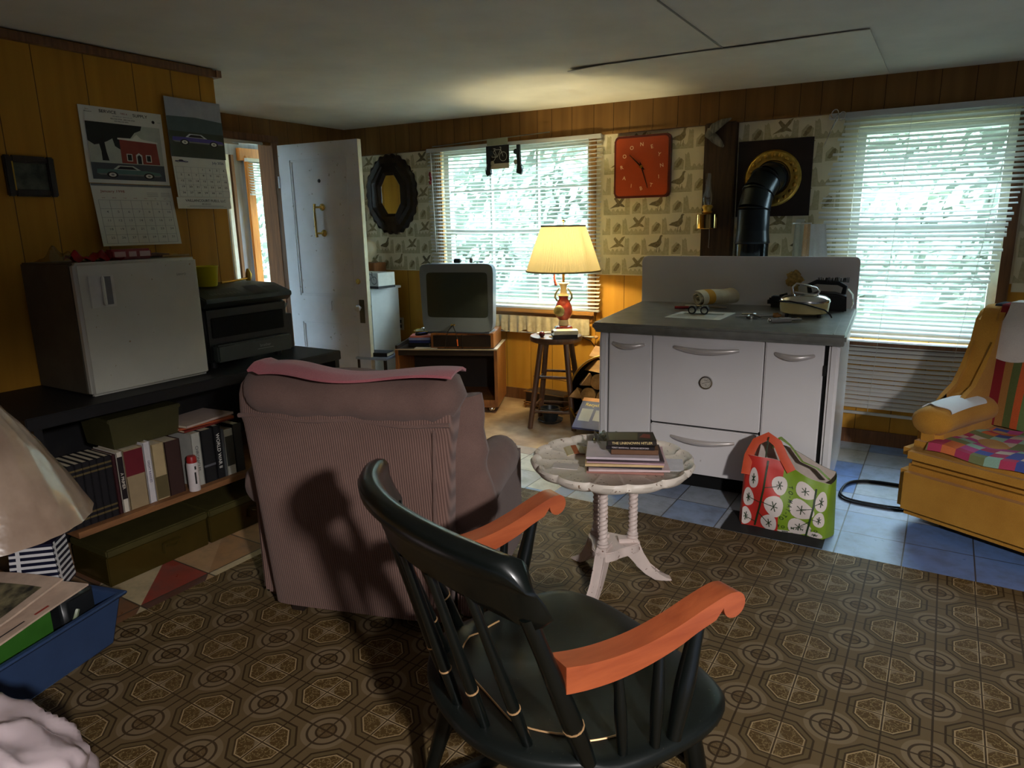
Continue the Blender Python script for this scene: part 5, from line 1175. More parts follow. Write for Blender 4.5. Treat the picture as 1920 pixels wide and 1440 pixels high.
b = B(); b.box((.735, -.002, .765), (.048, .006, .185), bev=.002); b.build('lock_plate', mat('dark bronze plate', (84, 76, 60), .4, .7, var=.15), DR)
b = B(); b.cyl((.728, -.003, .795), (.728, -.035, .795), .008); b.lathe([(.008, .028), (.022, .032), (.028, .044), (.024, .058), (0, .062)], seg=12, M=Matrix.Translation((.728, 0, .795)) @ Matrix.Rotation(PI/2, 4, 'X')); b.build('glass_knob', mat('crystal knob', (190, 190, 196), .08, .2, var=.1), DR, smooth=30)
b = B(); b.cyl((.728, DT, .795), (.728, DT+.04, .795), .008); b.lathe([(.008, .028), (.022, .032), (.028, .044), (.024, .058), (0, .062)], seg=12, M=Matrix.Translation((.728, DT, .795)) @ Matrix.Rotation(-PI/2, 4, 'X')); b.build('glass_knob', m_chrome, DR, smooth=30)
b = B(); b.lathe([(0, .010), (.016, .010), (.022, .004), (.022, 0)], seg=20, M=Matrix.Translation((.715, 0, 1.0)) @ Matrix.Rotation(PI/2, 4, 'X')); b.build('deadbolt', m_bras, DR)
b = B(); b.tube([(.44, -.003, .84), (.44, -.012, .825), (.442, -.014, .78), (.437, -.012, .765)], .0045, 8); b.build('coat_hook', flat('white painted hook', (186, 188, 196), .4), DR)
for z in (.25, 1.78): b = B(); b.cyl((-.004, -.006, z-.045), (-.004, -.006, z+.045), .008); b.build('hinge', m_door, DR)
# white cabinet behind the door with a bicycle box; globe shade behind
t = thing('white_cabinet', 'narrow white cabinet standing behind the open door', 'cabinet', (-3.95, 1.60, 0)); m_wc = mat('white painted cabinet', (206, 208, 204), .4, var=.03)
b = B(); b.box((0, .02, .46), (.50, .36, .92), bev=.006); b.build('body', m_wc, t); b = B(); b.box((0, -.168, .44), (.46, .016, .80), bev=.003); d = b.build('front_door', m_wc, t); b = B(); b.box((0, .02, .912), (.53, .40, .02), bev=.004); b.build('top', m_wc, t)
t = thing('bicycle_box', 'white box printed with a black bicycle on the cabinet behind the door', 'box', (-3.79, 1.56, .9225), -.06); b = B(); b.box((0, 0, .075), (.36, .20, .11), bev=.003); b.build('box', flat('white card box', (206, 204, 192), .6), t, smooth=0); b = B(); b.box((0, 0, .01), (.36, .2, .02)); b.build('base', fb, t, smooth=0); b = B(); bicycle(b, lambda x, z: Vector((x+.085, -.1008, z+.068)), .098, fb, .0045); b.build('bicycle_print', None, t, smooth=0, fix=False)
b = B(); b.lathe([(0, 0), (.03, 0), (.035, .02), (.07, .06), (.085, .11), (.07, .165), (.03, .19), (0, .192)], seg=24); tag(b.build('glass_globe', mat('cream glass globe', (222, 206, 170), .3, var=.05), None, (-3.965, 1.72, 1.13), smooth=60), 'cream glass globe half hidden behind the open door', 'globe')
b = B(); b.box((0, 0, .10), (.20, .16, .196), bev=.003); tag(b.build('wooden_riser', m_cab, None, (-3.965, 1.76, .9225), smooth=0), 'small wooden riser under the cream glass globe', 'stand')

# ------------------------------------------------------------------ wood bin beside the stove
t = thing('log_holder', 'round black log holder with a brass rim left of the stove', 'log holder', (-1.505, 1.36, .275), rot=(-.35, 0, .12))
b = B(); n = 48; b.lathe([(.27, 0), (.26, .05), (.225, .18), (.17, .27), (.0, .305)], seg=n, M=Matrix.Rotation(-PI/2, 4, 'X'), caps=False); b.build('bowl', mat('black iron bowl', (30, 30, 28), .5, .3, var=.2), t, smooth=60)
b = B(); b.tube([(.27*math.cos(a), 0, .27*math.sin(a)) for a in [2*PI*k/n for k in range(n)]], .008, 8, closed=True); b.build('rim', m_brass, t, smooth=70)
for x in (-.12, .12): b = B(); b.tube([(x, .12, -.235), (x*1.2, .10, -.285)], .012, 8); b.build('leg', m_gun, t)
m_bark = mat('grey-brown bark', (110, 92, 72), .9, var=.4, scale=20, bump=1, bscale=40); m_split = mat_wood('split log face', (186, 146, 96), (140, 100, 60), .8, 1, 3, 8)
def log(x, y, z, r, ln, rx, rz, tri, lab):
    t = thing('firewood_log', lab, 'log', (x, y, z), rot=(rx, 0, rz), group='firewood logs beside the stove'); M = Matrix.Rotation(PI/2, 4, 'X')
    b = B()
    if tri: b.prism([(-r, -r*.6), (r, -r*.7), (r*.2, r*.9)], -ln/2, ln/2, M=M, bev=.004); b.build('wood', m_split, t, smooth=30)
    else: b.lathe([(r*.97, -ln/2), (r, -ln/4), (r*.96, ln/4), (r*.98, ln/2)], seg=14, M=M, caps=False, fn=lambda a, z: 1+.07*math.sin(a*3+z*9)); b.build('bark', m_bark, t, smooth=60); g = B(); g.cyl((0, -ln/2+.001, 0), (0, ln/2-.001, 0), r*.955, seg=14); g.build('cut_end', m_split, t, smooth=30)
for k, (x, y, z, r, rx, rz, tri) in enumerate(((-1.63, 1.33, .150, .058, -.3, .2, 1), (-1.51, 1.35, .105, .056, -.3, 0, 0), (-1.39, 1.36, .15, .056, -.3, -.1, 1), (-1.70, 1.34, .255, .046, -.3, .25, 1), (-1.595, 1.36, .245, .056, -.3, .1, 0), (-1.475, 1.37, .235, .056, -.3, 0, 0), (-1.365, 1.38, .26, .05, -.3, 0, 1), (-1.655, 1.38, .355, .055, -.2, .5, 1), (-1.54, 1.40, .350, .056, -.2, .1, 0), (-1.42, 1.40, .355, .056, -.2, -.2, 1), (-1.60, 1.42, .450, .050, -.1, .9, 1), (-1.49, 1.44, .455, .05, -.1, .2, 0), (-1.555, 1.46, .535, .045, 0, 1.1, 1))):
    log(x, y, z, r, .27, rx, rz, tri, ['split firewood log with a pale face in the holder left of the stove', 'round bark-covered firewood log in the holder left of the stove'][0 if tri else 1])
t = book('magazine', 'blue and yellow printed magazine leaning in the log holder', (-1.485, 1.10, .19), (.20, .26, .018), .1, (70, 84, 140), cat='magazine', rot=(.62, 0, .06)); b = B(); f = lambda x, y: Vector((x, y, .0186)); fy = flat('yellow print', (230, 214, 130), .6); fo = flat('orange band', (230, 170, 120), .6); fp = flat('pale blue print', (170, 180, 200), .6)
b.poly([(-.1, .10), (.1, .10), (.1, .13), (-.1, .13)], fo, f); b.text('Recycling', .036, fy, f, .0, .07); b.poly([(-.08, -.07), (.0, -.07), (.0, .035), (-.08, .035)], fp, f); b.poly([(.02, -.06), (.08, -.06), (.08, .03), (.02, .03)], fp, f); b.build('cover_print', None, t, smooth=0, fix=False)
# ------------------------------------------------------------------ things on the white table
TR = .41
def tbw(x, y, z): c, s = math.cos(TR), math.sin(TR); return (-.585+c*x-s*y, -.54+s*x+c*y, z)
z = .5112
mags = [((.285, .215, .010), (170, 120, 108), 'brown-edged folder at the bottom of the pile on the white table', 0, .0), ((.30, .22, .009), (222, 196, 196), 'pale pink magazine, second from the bottom of the pile', .05, .01), ((.275, .20, .007), (40, 38, 44), 'black-covered magazine low in the pile on the white table', -.02, .0), ((.29, .21, .010), (222, 190, 140), 'cream and yellow magazine in the middle of the pile', .03, -.006), ((.285, .205, .007), (196, 160, 168), 'dusty pink magazine in the upper half of the pile', -.03, .004), ((.28, .20, .006), (70, 56, 62), 'dark magazine under the topmost magazine of the pile', .04, .0), ((.27, .195, .010), (206, 190, 196), 'white and violet magazine topmost under the paperbacks', .0, -.01)]
for k, (d, c, lab, rz, ox) in enumerate(mags):
    book('magazine', lab, tbw(ox, 0, z), d, TR+rz, c, cat='magazine', group='magazines piled on the white table'); z += d[2]+.0005
book('paperback', 'brown paperback lowest of the three books on the magazine pile', tbw(.035, -.01, z), (.175, .11, .022), TR+.02, (112, 78, 54), cat='book', group='paperbacks on the magazine pile'); z += .0225
book('paperback', 'thin black paperback with white spine lettering in the middle of the three', tbw(.02, -.015, z), (.18, .115, .013), TR-.02, (30, 22, 26), group='paperbacks on the magazine pile', spine=('TERRY MARSHALL  GEORGE BEDFORD', (214, 200, 200), .008)); z += .0135
t = book('paperback', 'topmost paperback with gold spine title lying on the magazine pile', tbw(.022, -.012, z), (.18, .112, .021), TR+.07, (44, 34, 28), group='paperbacks on the magazine pile', spine=('THE UNKNOWN HITLER', (226, 200, 140), .0135))
b = B(); f = lambda x, y: Vector((x, y, .0215)); b.poly([(-.085, -.05), (.02, -.05), (.03, .045), (-.085, .045)], flat('olive cover art', (96, 88, 62), .5), f); b.poly([(.03, -.015), (.05, .03), (.075, .02), (.07, -.03)], flat('red cover art', (130, 48, 40), .5), f); b.build('cover_art', None, t, smooth=0, fix=False)
t = thing('leaflet', 'opened glossy leaflet standing beside the pile on the white table', 'leaflet', (-.795, -.47, .5112), .62)
b = B(); b.grid(10, 8, lambda u, v: Vector((-.075+.10*u, -.05+.105*v-.012*u, .012*math.sin(u*PI)+.001)), thick=.002, mat=stripe_mat('printed leaflet', [(216, 196, 150), (224, 210, 170), (190, 110, 70), (226, 216, 190), (210, 190, 150)], 0, .11, .2)); b.build('lying_leaf', None, t, smooth=60)
b = B(); b.grid(8, 10, lambda u, v: Vector((.027+.028*math.sin(v*1.7), -.055+.10*u, .001+.075*v)), thick=.002); b.build('standing_leaf', flat('dark leaflet back', (96, 88, 80), .5), t, smooth=60)
b = B(); b.prism([(-.05, -.03), (.05, -.034), (.048, .03), (-.052, .026)], 0, .0025); tag(b.build('envelope', flat('pale envelope', (206, 196, 190), .7), None, (-.775, -.665, .5112), (0, 0, .3)), 'pale envelope lying near the front left of the white table', 'envelope')
b = B(); b.prism([(-.10, -.06), (.02, -.075), (.045, .06), (-.06, .075)], 0, .002); tag(b.build('paper_sheet', flat('white sheet', (216, 212, 218), .7), None, (-.415, -.452, .5112), (0, 0, .55)), 'loose white sheet sticking out right of the magazine pile', 'paper')
b = B(); rr = random.Random(9); b.grid(16, 12, lambda u, v: Vector((-.05+.10*u, -.06+.12*v, .055+.025*math.sin(u*9+v*6)+.012*math.sin(v*17+u*4)-.05*abs(v-.5))), thick=.001); tag(b.build('clear_wrapper', mat_glass('clear plastic wrap', (.86, .88, .84, 1), .22), None, (-.70, -.455, .525), (0, 0, TR), smooth=30), 'crumpled clear plastic wrapper behind the paperbacks', 'wrapper')

# ------------------------------------------------------------------ tote bag
BG = thing('tote_bag', 'red and green tote bag printed with white tomatoes leaning on the stove', 'bag', (-.13, .30, .007), .03)
m_bred = mat('red bag print', (200, 52, 44), .5, var=.08); m_bgrn = mat('green bag print', (128, 160, 40), .5, var=.08); m_bwht = mat('white bag print', (226, 214, 208), .5, var=.04); m_bdk = mat('dark green bag print', (40, 60, 34), .5); m_bor = mat('orange bag print', (214, 84, 50), .5, var=.06); m_bin2 = mat('pale bag lining', (206, 190, 180), .7)
def top_z(u): return .335-.075*u+.018*math.sin(u*5)
def front(u, v, o=0):   # u 0..1 left to right, v 0..1 bottom to top
    z = v*top_z(u); bulge = .035*math.sin(PI*min(1, v*1.1))*math.sin(PI*u)
    x = -.183+.366*u+.012*(v-.5)*(u-.3); y = -.03-bulge+.05*v*v+.016*math.sin(u*11+v*3)*(.3+.5*v)
    return Vector((x, y-o, z))
def back(u, v, o=0):
    z = v*(top_z(u)+.02); return Vector((-.175+.37*u, .15+.055*v+.02*math.sin(u*4)-.02*v*v, z))
def sidel(u, v): a, c = front(0, v), back(0, v); p = a.lerp(c, u); p.x -= .03*math.sin(PI*u)*(1-.4*v); return p
def sider(u, v): a, c = front(1, v), back(1, v); p = a.lerp(c, u); p.x += .03*math.sin(PI*u)*(1-.6*v); return p
b = B(); n = 30
V = []; 
for j in range(n+1):
    for i in range(n+1): V.append(front(i/n, j/n))
i0 = int(n*.46); VV = b.add(V, [])
def gridfaces(fn, nu, nv, mt): b.grid(nu, nv, fn, mat=mt)
gridfaces(lambda u, v: front(u*.46, v), 16, 24, m_bred); gridfaces(lambda u, v: front(.46+u*.54, v), 18, 24, m_bgrn); gridfaces(sidel, 10, 24, m_bor); gridfaces(sider, 10, 24, m_bgrn); gridfaces(back, 20, 24, m_bdk)
gridfaces(lambda u, v: front(u, 0).lerp(back(u, 0), v), 12, 6, m_bdk)
body = b.build('body', None, BG, smooth=60)
b = B()
gridfaces(lambda u, v: front(u, v)+Vector((0, .004, 0)), 24, 20, m_bin2); gridfaces(lambda u, v: back(u, v)-Vector((0, .004, 0)), 24, 20, m_bin2); b.build('lining', None, BG, smooth=60)
b = B(); f1 = lambda x, y: front(x, y, .0022); f2 = lambda x, y: front(x, y, .0038)
def sd(P, n=6): return [(a[0]+(c[0]-a[0])*k/n, a[1]+(c[1]-a[1])*k/n) for a, c in zip(P, P[1:]) for k in range(n)]+[P[-1]]
def tomato(cx, cy, rx, ry, ang, mt=m_bwht):
    P = []
    for k in range(22): a = 2*PI*k/22; r = 1+.07*math.cos(3*a+cx*9); P.append((min(.995, max(.003, cx+rx*r*math.cos(a))), min(.99, max(.004, cy+ry*r*math.sin(a)))))
    R3 = [[f1(cx+(p[0]-cx)*q, cy+(p[1]-cy)*q) for p in P] for q in (.33, .66, 1)]
    b.add([f1(cx, cy)]+R3[0]+R3[1]+R3[2], [(0, k+1, (k+1) % 22+1) for k in range(22)]+[(1+22*j+k, 1+22*(j+1)+k, 1+22*(j+1)+(k+1) % 22, 1+22*j+(k+1) % 22) for j in (0, 1) for k in range(22)], mt)
    for k in range(6): a = 2*PI*k/6+ang; b.stroke([(cx, cy), (cx+rx*.42*math.cos(a), cy+ry*.5*math.sin(a))], .011, m_bdk, f2)
for cx, cy, rx, ry in ((.12, .70, .06, .14), (.07, .42, .07, .13), (.05, .14, .07, .13), (.44, .70, .09, .12), (.40, .40, .115, .155), (.35, .12, .10, .14), (.74, .78, .12, .12), (.72, .47, .145, .16), (.71, .15, .14, .15), (.93, .68, .065, .17), (.93, .36, .065, .14), (.90, .06, .095, .06), (.55, .02, .10, .02)): tomato(cx, cy, rx, ry, cx*5)
for st in (([(.27, .97), (.26, .6), (.23, .35), (.17, .02)],), ([(.855, .88), (.855, .6), (.83, .3), (.80, .0)],)): b.stroke(sd(st[0]), .022, m_bdk, f2)
for st in ([(.26, .62), (.42, .68)], [(.25, .42), (.38, .40)], [(.21, .25), (.34, .12)], [(.25, .40), (.08, .42)], [(.18, .08), (.05, .13)], [(.855, .55), (.72, .48)], [(.84, .32), (.72, .17)], [(.855, .6), (.93, .68)], [(.84, .36), (.93, .34)]): b.stroke(sd(st), .010, m_bdk, f2)
fk2 = m_bdk
for ch, (x, y, r) in zip('TO-MAY-TO', [(.565, .73, -1.2), (.575, .66, -1.35), (.58, .60, -1.45), (.583, .54, -1.55), (.58, .465, -1.65), (.57, .40, -1.85), (.555, .345, -1.95), (.535, .30, -2.05), (.50, .25, -2.2)]): b.text(ch, .075, fk2, f2, x, y, rot=r, sx=.85)
for k, ch in enumerate('TO-MAH-TO'): b.text(ch, .07, fk2, f2, .47+.055*k, .10-.012*math.sin(k*.5)+.004*k, sx=.8, rot=.1*math.sin(k))
b.build('tomato_print', None, BG, smooth=0, fix=False)
b = B()   # near strap standing up, back strap folded
def strap(pts, wd, th, mt):
    for k in range(len(pts)-1): pass
    V = []; 
    for (x, y, z) in pts:
        V += [(x, y, z)]
    b.tube(pts, wd, 8, mat=mt, sq=(1, .12))
strap([(-.178, -.02, .25), (-.176, .02, .33), (-.15, .05, .395), (-.10, .06, .425), (-.055, .05, .40), (-.02, .03, .34), (.02, .01, .285)], .022, 0, m_bor); b.build('front_strap', None, BG, smooth=60)
b = B(); strap([(-.10, .02, .30), (-.10, .05, .37), (-.095, .058, .423)], .020, 0, m_bdk); b.build('strap_stripe', None, BG, smooth=60)
b = B(); strap([(-.09, .16, .34), (-.06, .15, .40), (-.01, .14, .37), (.05, .13, .30), (.12, .11, .285), (.175, .08, .25)], .020, 0, m_bgrn); b.build('rear_strap', None, BG, smooth=60)

# ------------------------------------------------------------------ left wall: desk with refrigerator and printer, books below
m_bd = mat('black desk laminate', (22, 21, 24), .55, var=.15); m_shelf = mat_wood('pine shelf edge', (142, 96, 58), (100, 64, 36), .6, 1, 3, 8)
DK = thing('desk_shelf', 'long black desk with a book shelf underneath along the left wall', 'desk', (-2.73, -1.0, 0))
b = B(); b.box((0, .015, .735), (.60, 1.60, .05), bev=.004); b.build('top', m_bd, DK, smooth=0)
b = B(); b.box((.03, .06, .27), (.63, 1.5, .025)); b.build('book_shelf', m_shelf, DK, smooth=0)
for y in (-.74, .80): b = B(); b.box((0, y, .355), (.56, .03, .71)); b.build('side_panel', m_bd, DK, smooth=0)
b = B(); b.box((-.28, .03, .355), (.02, 1.5, .71)); b.build('back_panel', m_bd, DK, smooth=0)
FR = thing('mini_fridge', 'small off-white refrigerator on the black desk under the calendars', 'refrigerator', (-2.55, -1.2, .7605))
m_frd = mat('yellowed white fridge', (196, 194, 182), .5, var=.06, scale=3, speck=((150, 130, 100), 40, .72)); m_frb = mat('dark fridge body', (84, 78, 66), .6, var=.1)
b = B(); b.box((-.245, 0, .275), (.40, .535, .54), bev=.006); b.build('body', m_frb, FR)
b = B(); b.box((-.020, 0, .275), (.044, .545, .548), bev=.012, seg=3); d = b.build('door', m_frd, FR, smooth=50)
b = B(); b.box((-.044, 0, .275), (.010, .52, .53)); b.build('gasket', flat('grey gasket', (110, 106, 96), .7), FR, smooth=0)
b = B(); b.box((.003, -.175, .43), (.006, .105, .13), bev=.002); b.build('handle_plate', flat('pale handle plate', (200, 198, 190), .4), d); b = B(); b.box((.0065, -.155, .432), (.004, .036, .115)); b.build('handle_recess', flat('grey recess', (110, 112, 116), .4), d, smooth=0); b = B(); b.box((.012, -.172, .432), (.012, .012, .118), bev=.003); b.build('handle_grip', m_sash, d)
fxx = lambda y, z: Vector((.0026, y, z)); b = B(); b.text('SANYO', .014, flat('grey badge', (120, 118, 110), .4), fxx, .185, .475); b.build('badge', None, d, smooth=0, fix=False)
# on the fridge
def onf(x, y): return (-2.55+x, -1.2+y, 1.3105)
b = B(); b.grid(30, 14, lambda u, v: Vector((-.05+.10*v, -.11+.20*u, .006+.036*math.sin(PI*v)*(.6+.4*math.sin(u*13))+.008*math.sin(u*23+v*9)))); b.grid(30, 4, lambda u, v: Vector((-.05+.10*v, -.11+.20*u, .001))); tag(b.build('red_snack_bag', mat('glossy red foil', (150, 24, 34), .25, var=.25, scale=20), None, onf(-.11, -.115), (0, 0, -.1), smooth=60), 'crumpled glossy red bag on the left of the refrigerator top', 'bag')
t = thing('snack_packet', 'flat red packet with pale labels on the refrigerator top', 'packet', onf(-.09, .01), .06); b = B(); b.box((0, 0, .022), (.05, .19, .044), bev=.008); b.build('packet', mat('red packet', (130, 22, 30), .35, var=.15), t); b = B(); f = lambda y, z: Vector((.0256, y, z)); 
for y0, w_ in ((-.08, .05), (-.015, .035), (.035, .05)): b.poly([(y0, .012), (y0+w_, .012), (y0+w_, .034), (y0, .034)], flat('pale packet label', (190, 150, 146), .5), f)
b.build('labels', None, t, smooth=0, fix=False)
b = B(); b.grid(16, 12, lambda u, v: Vector((-.06+.12*v, -.07+.14*u, .004+.05*math.sin(PI*v)*math.sin(PI*u)*(1+.4*math.sin(u*11+v*8))))); tag(b.build('clear_bag', mat_glass('clear bag', (.82, .82, .78, 1), .12), None, onf(-.14, -.255), smooth=30), 'crumpled clear plastic bag at the rear left of the refrigerator top', 'bag')
t = thing('paint_brush', 'brown-handled brush lying on the right of the refrigerator top', 'brush', onf(-.12, .15), -.15); b = B(); b.tube([(0, -.08, .010), (0, 0, .012), (0, .06, .009)], [.006, .011, .008], 10); b.build('handle', m_stool, t, smooth=60); b = B(); b.box((0, .08, .009), (.022, .04, .012), bev=.003); b.build('ferrule', m_brass, t)
b = B(); b.cyl((0, -.06, .006), (0, .06, .006), .0055); tag(b.build('pencil', flat('tan pencil', (170, 140, 90), .5), None, onf(-.08, .225), (0, 0, -.2)), 'tan pencil at the right edge of the refrigerator top', 'pencil')
# printer
PR = thing('printer', 'black multifunction printer on the desk right of the refrigerator', 'printer', (-2.60, -.632, .7605))
m_pr = mat('black printer plastic', (26, 28, 28), .35, var=.1); m_pg = mat('dark grey printer panel', (60, 66, 62), .4, var=.06)
b = B(); b.box((-.19, 0, .165), (.36, .50, .27), bev=.012, seg=3); b.build('body', m_pr, PR, smooth=50)
b = B(); M = Matrix(((0, 0, 1, 0), (1, 0, 0, 0), (0, 1, 0, 0), (0, 0, 0, 1))); MY = Matrix(((1, 0, 0, 0), (0, 0, -1, 0), (0, 1, 0, 0), (0, 0, 0, 1)))
b.prism([(-.37, .30), (.0, .30), (.030, .325), (.028, .345), (-.10, .385), (-.37, .39)], -.262, .262, M=MY, bev=.006); b.build('scanner_lid', m_pg, PR, smooth=40)
fp_ = lambda y, q: Vector((.029-.128*q+.001, y, .3475+.04*q)); b = B(); b.poly([(-.21, .1), (-.02, .1), (-.02, .8), (-.21, .8)], m_pg, fp_); b.poly([(.03, .08), (.12, .08), (.12, .9), (.03, .9)], m_pr, fp_); b.poly([(.14, .2), (.22, .2), (.22, .7), (.14, .7)], m_pr, fp_)
for k in range(8): b.poly([(-.20+.022*k, .25), (-.186+.022*k, .25), (-.186+.022*k, .45), (-.20+.022*k, .45)], flat('grey button', (110, 114, 110), .5), fp_)
b.build('control_panel', None, PR, smooth=0, fix=False)
b = B(); b.box((.0, .01, .075), (.05, .46, .085), bev=.008); tr = b.build('paper_tray', m_pg, PR, smooth=50)
b = B(); b.text('brother', .022, flat('silver print', (130, 134, 132), .4), lambda y, z: Vector((.0262, y, z)), .06, .082); b.stroke([(.01, .066), (.11, .066)], .003, flat('silver print', (130, 134, 132), .4), lambda y, z: Vector((.0262, y, z))); b.build('badge', None, tr, smooth=0, fix=False)
b = B(); b.box((-.03, 0, .20), (.05, .44, .10), bev=.004); b.build('output_slot', m_gap, PR, smooth=0)
for y in (-.2, .2): b = B(); b.cyl((-.05, y, 0), (-.05, y, .035), .018); b.build('foot', m_rubber, PR)
t = thing('yellow_cup', 'yellow plastic measuring cup on the left end of the printer', 'cup', (-2.77, -.735, 1.151)); m_yc = mat_translucent('yellow plastic', (222, 206, 40), .25, .35)
b = B(); b.lathe([(0, 0), (.046, 0), (.050, .006), (.060, .098), (.063, .10), (.060, .102), (.047, .008), (0, .006)], seg=28, caps=False); b.build('bowl', m_yc, t, smooth=50); b = B(); b.tube([(-.01, -.056, .09), (-.015, -.085, .085), (-.015, -.085, .04), (-.01, -.05, .03)], .007, 8); b.build('handle', m_yc, t, smooth=60)
b = B(); b.tube([(-2.80, -.63, 1.16), (-2.82, -.50, 1.165), (-2.84, -.43, 1.17)], .006, 8); b.tube([(-2.84, -.43, 1.155), (-2.84, -.425, 1.19), (-2.84, -.43, 1.22)], [.014, .018, .006], 10); tag(b.build('brass_tool', m_brass, smooth=60), 'brass rod with an upright knob lying on the printer', 'tool')
b = B(); b.lathe([(0, 0), (.03, 0), (.055, .02), (.07, .055), (.066, .055), (.05, .022), (0, .006)], seg=36, fn=lambda a, z: 1+.03*math.cos(a*18), caps=False); tag(b.build('ribbed_dish', mat('ribbed grey glass', (170, 180, 180), .1, var=.1, trans=.5), None, (-2.83, -.28, .96), (0, 0, 0), smooth=40), 'ribbed grey glass dish at the right end of the printer', 'dish')
b = B(); b.box((0, 0, .098), (.13, .12, .197), bev=.003); tag(b.build('small_box', m_bd, None, (-2.83, -.28, .7605), smooth=0), 'plain black box right of the printer under the ribbed dish', 'box')

# books on the low shelf, spines towards the room
def standing(name, label, y0, y1, h, col, title=None, tcol=(210, 200, 170), band=None, group='books on the low shelf', x=-2.42, size=None, lo=None, rule=None):
    w_ = y1-y0; t = thing(name, label, 'book', (x, (y0+y1)/2, .2832), 0, group); d = .17
    mc = flat(name+label[:6], col, .55); b = B(); k = .003
    b.box((-d/2, -w_/2+k/2, h/2), (d, k, h)); b.box((-d/2, w_/2-k/2, h/2), (d, k, h)); b.box((-k/2, 0, h/2), (k, w_, h), bev=.001); b.build('cover', mc, t, smooth=0)
    b = B(); b.box((-d/2-.002, 0, h/2), (d-.008, w_-2*k, h-.008)); b.build('pages', m_page, t, smooth=0)
    b = B(); f = lambda u, v: Vector((.0008, u, v)); f2 = lambda u, v: Vector((.0014, u, v)); n = 0
    if lo: b.poly([(-w_/2+.001, lo[0]*h), (w_/2-.001, lo[0]*h), (w_/2-.001, lo[1]*h), (-w_/2+.001, lo[1]*h)], flat('spine block'+label[:5], lo[2], .55), f); n += 1
    if band:
        for q in band: b.poly([(-w_/2, q*h-.004), (w_/2, q*h-.004), (w_/2, q*h+.004), (-w_/2, q*h+.004)], flat('gilt band', (120, 104, 70), .4, .5), f); n += 1
    if title: b.text(title, size or min(w_*.62, .022), flat('spine ink'+title, tcol, .5), f2, 0, h*.52, rot=-PI/2); n += 1
    if n: b.build('spine_print', None, t, smooth=0, fix=False)
    else: b.bm.free()
    return t
first = standing('bound_volume', 'dark bound volumes with faint gilt bands in a matching set', -1.735, -1.708, .262, (26, 24, 28), band=(.12, .2, .82, .9), group='matching dark bound volumes')
first['label'] = 'one of the matching dark gilt-banded volumes at the left of the low shelf'
for k in range(1, 8): copy_thing(first, (-2.42, -1.7215+.0285*k, .2832))
standing('hardback_book', 'dark maroon book right of the gilt-banded volumes', -1.507, -1.490, .258, (56, 24, 28))
standing('hardback_book', 'white-spined book with a black lettered panel beside the maroon book', -1.487, -1.462, .262, (206, 196, 182), 'A PRIMER', (206, 196, 182), lo=(.22, .92, (34, 26, 28)), size=.017)
standing('hardback_book', 'thick tan book with a dark red upper half', -1.458, -1.376, .262, (150, 130, 100), lo=(.56, .98, (104, 30, 40)))
standing('hardback_book', 'tall white-spined book right of the tan and red one', -1.373, -1.341, .272, (204, 198, 200), 'GREAT RANGES', (90, 80, 110), size=.014)
standing('hardback_book', 'cream book with a dark patterned foot left of the brown one', -1.337, -1.281, .252, (176, 154, 116), lo=(.02, .42, (96, 84, 56)))
standing('hardback_book', 'thick plain brown book behind the spray can', -1.278, -1.206, .248, (60, 40, 36))
standing('hardback_book', 'grey and white book just right of the spray can', -1.152, -1.106, .250, (170, 168, 160), 'CHRONICLES', (70, 72, 74), size=.020)
standing('hardback_book', 'thick black book between the grey and white book and the war title', -1.102, -1.040, .252, (26, 26, 30), lo=(.3, .34, (90, 90, 96)))
standing('hardback_book', 'black book with white war title on its spine', -1.036, -.999, .258, (24, 24, 28), 'WORLD WAR II', (214, 210, 204), size=.024)
standing('hardback_book', 'slim grey book next to the war title', -.996, -.984, .232, (84, 86, 90))
standing('hardback_book', 'white book with a small black panel near the recliner', -.981, -.936, .225, (196, 194, 184), lo=(.2, .85, (60, 60, 58)))
standing('hardback_book', 'dark book at the right end next to the recliner', -.931, -.885, .240, (40, 40, 42))
t = thing('spray_can', 'white spray can with a red cap in front of the brown book', 'can', (-2.392, -1.178, .2832)); b = B(); b.lathe([(0, 0), (.024, 0), (.0245, .004), (.0245, .125), (.022, .132), (0, .132)], seg=24); b.build('body', flat('white can', (206, 196, 196), .35), t, smooth=40); b = B(); b.lathe([(0, .131), (.0215, .131), (.021, .155), (.017, .162), (0, .162)], seg=24); b.build('cap', flat('red cap', (150, 30, 30), .4), t, smooth=40); b = B(); f = lambda a, z: Vector((.0249*math.cos(a), .0249*math.sin(a), z)); b.stroke([(-.2, .035), (-.2, .09)], .3, fk, f); b.poly([(-.25, .102), (.05, .102), (.05, .118), (-.25, .118)], fk, f); b.build('label_print', None, t, smooth=0, fix=False)
t = thing('storage_bin', 'olive plastic bin standing on top of the books', 'bin', (-2.565, -1.325, .5475)); m_ol = mat('olive plastic', (66, 62, 34), .5, var=.08)
b = B(); V = []; 
for z_, k in ((0, .93), (.115, 1.0)): V += [(-.11*k, -.155*k, z_), (.115*k, -.155*k, z_), (.115*k, .155*k, z_), (-.11*k, .155*k, z_)]
b.add(V, [(3, 2, 1, 0), (0, 1, 5, 4), (1, 2, 6, 5), (2, 3, 7, 6), (3, 0, 4, 7), (4, 5, 6, 7)]); b.build('body', m_ol, t, smooth=0); b = B(); b.box((0, 0, .123), (.24, .325, .018), bev=.004); b.build('rim', m_ol, t)
for k, (c, lab, rz) in enumerate((((120, 44, 36), 'dark red magazine lying on the books under the desk', .05), ((170, 84, 50), 'orange magazine lying on top of the books under the desk', -.08), ((190, 170, 160), 'pale pamphlet topmost on the books under the desk', .12))):
    book('magazine', lab, (-2.53, -1.045, .545+.0105*k), (.27, .20, .010), PI/2+rz, c, cat='magazine', group='magazines lying on the shelved books')
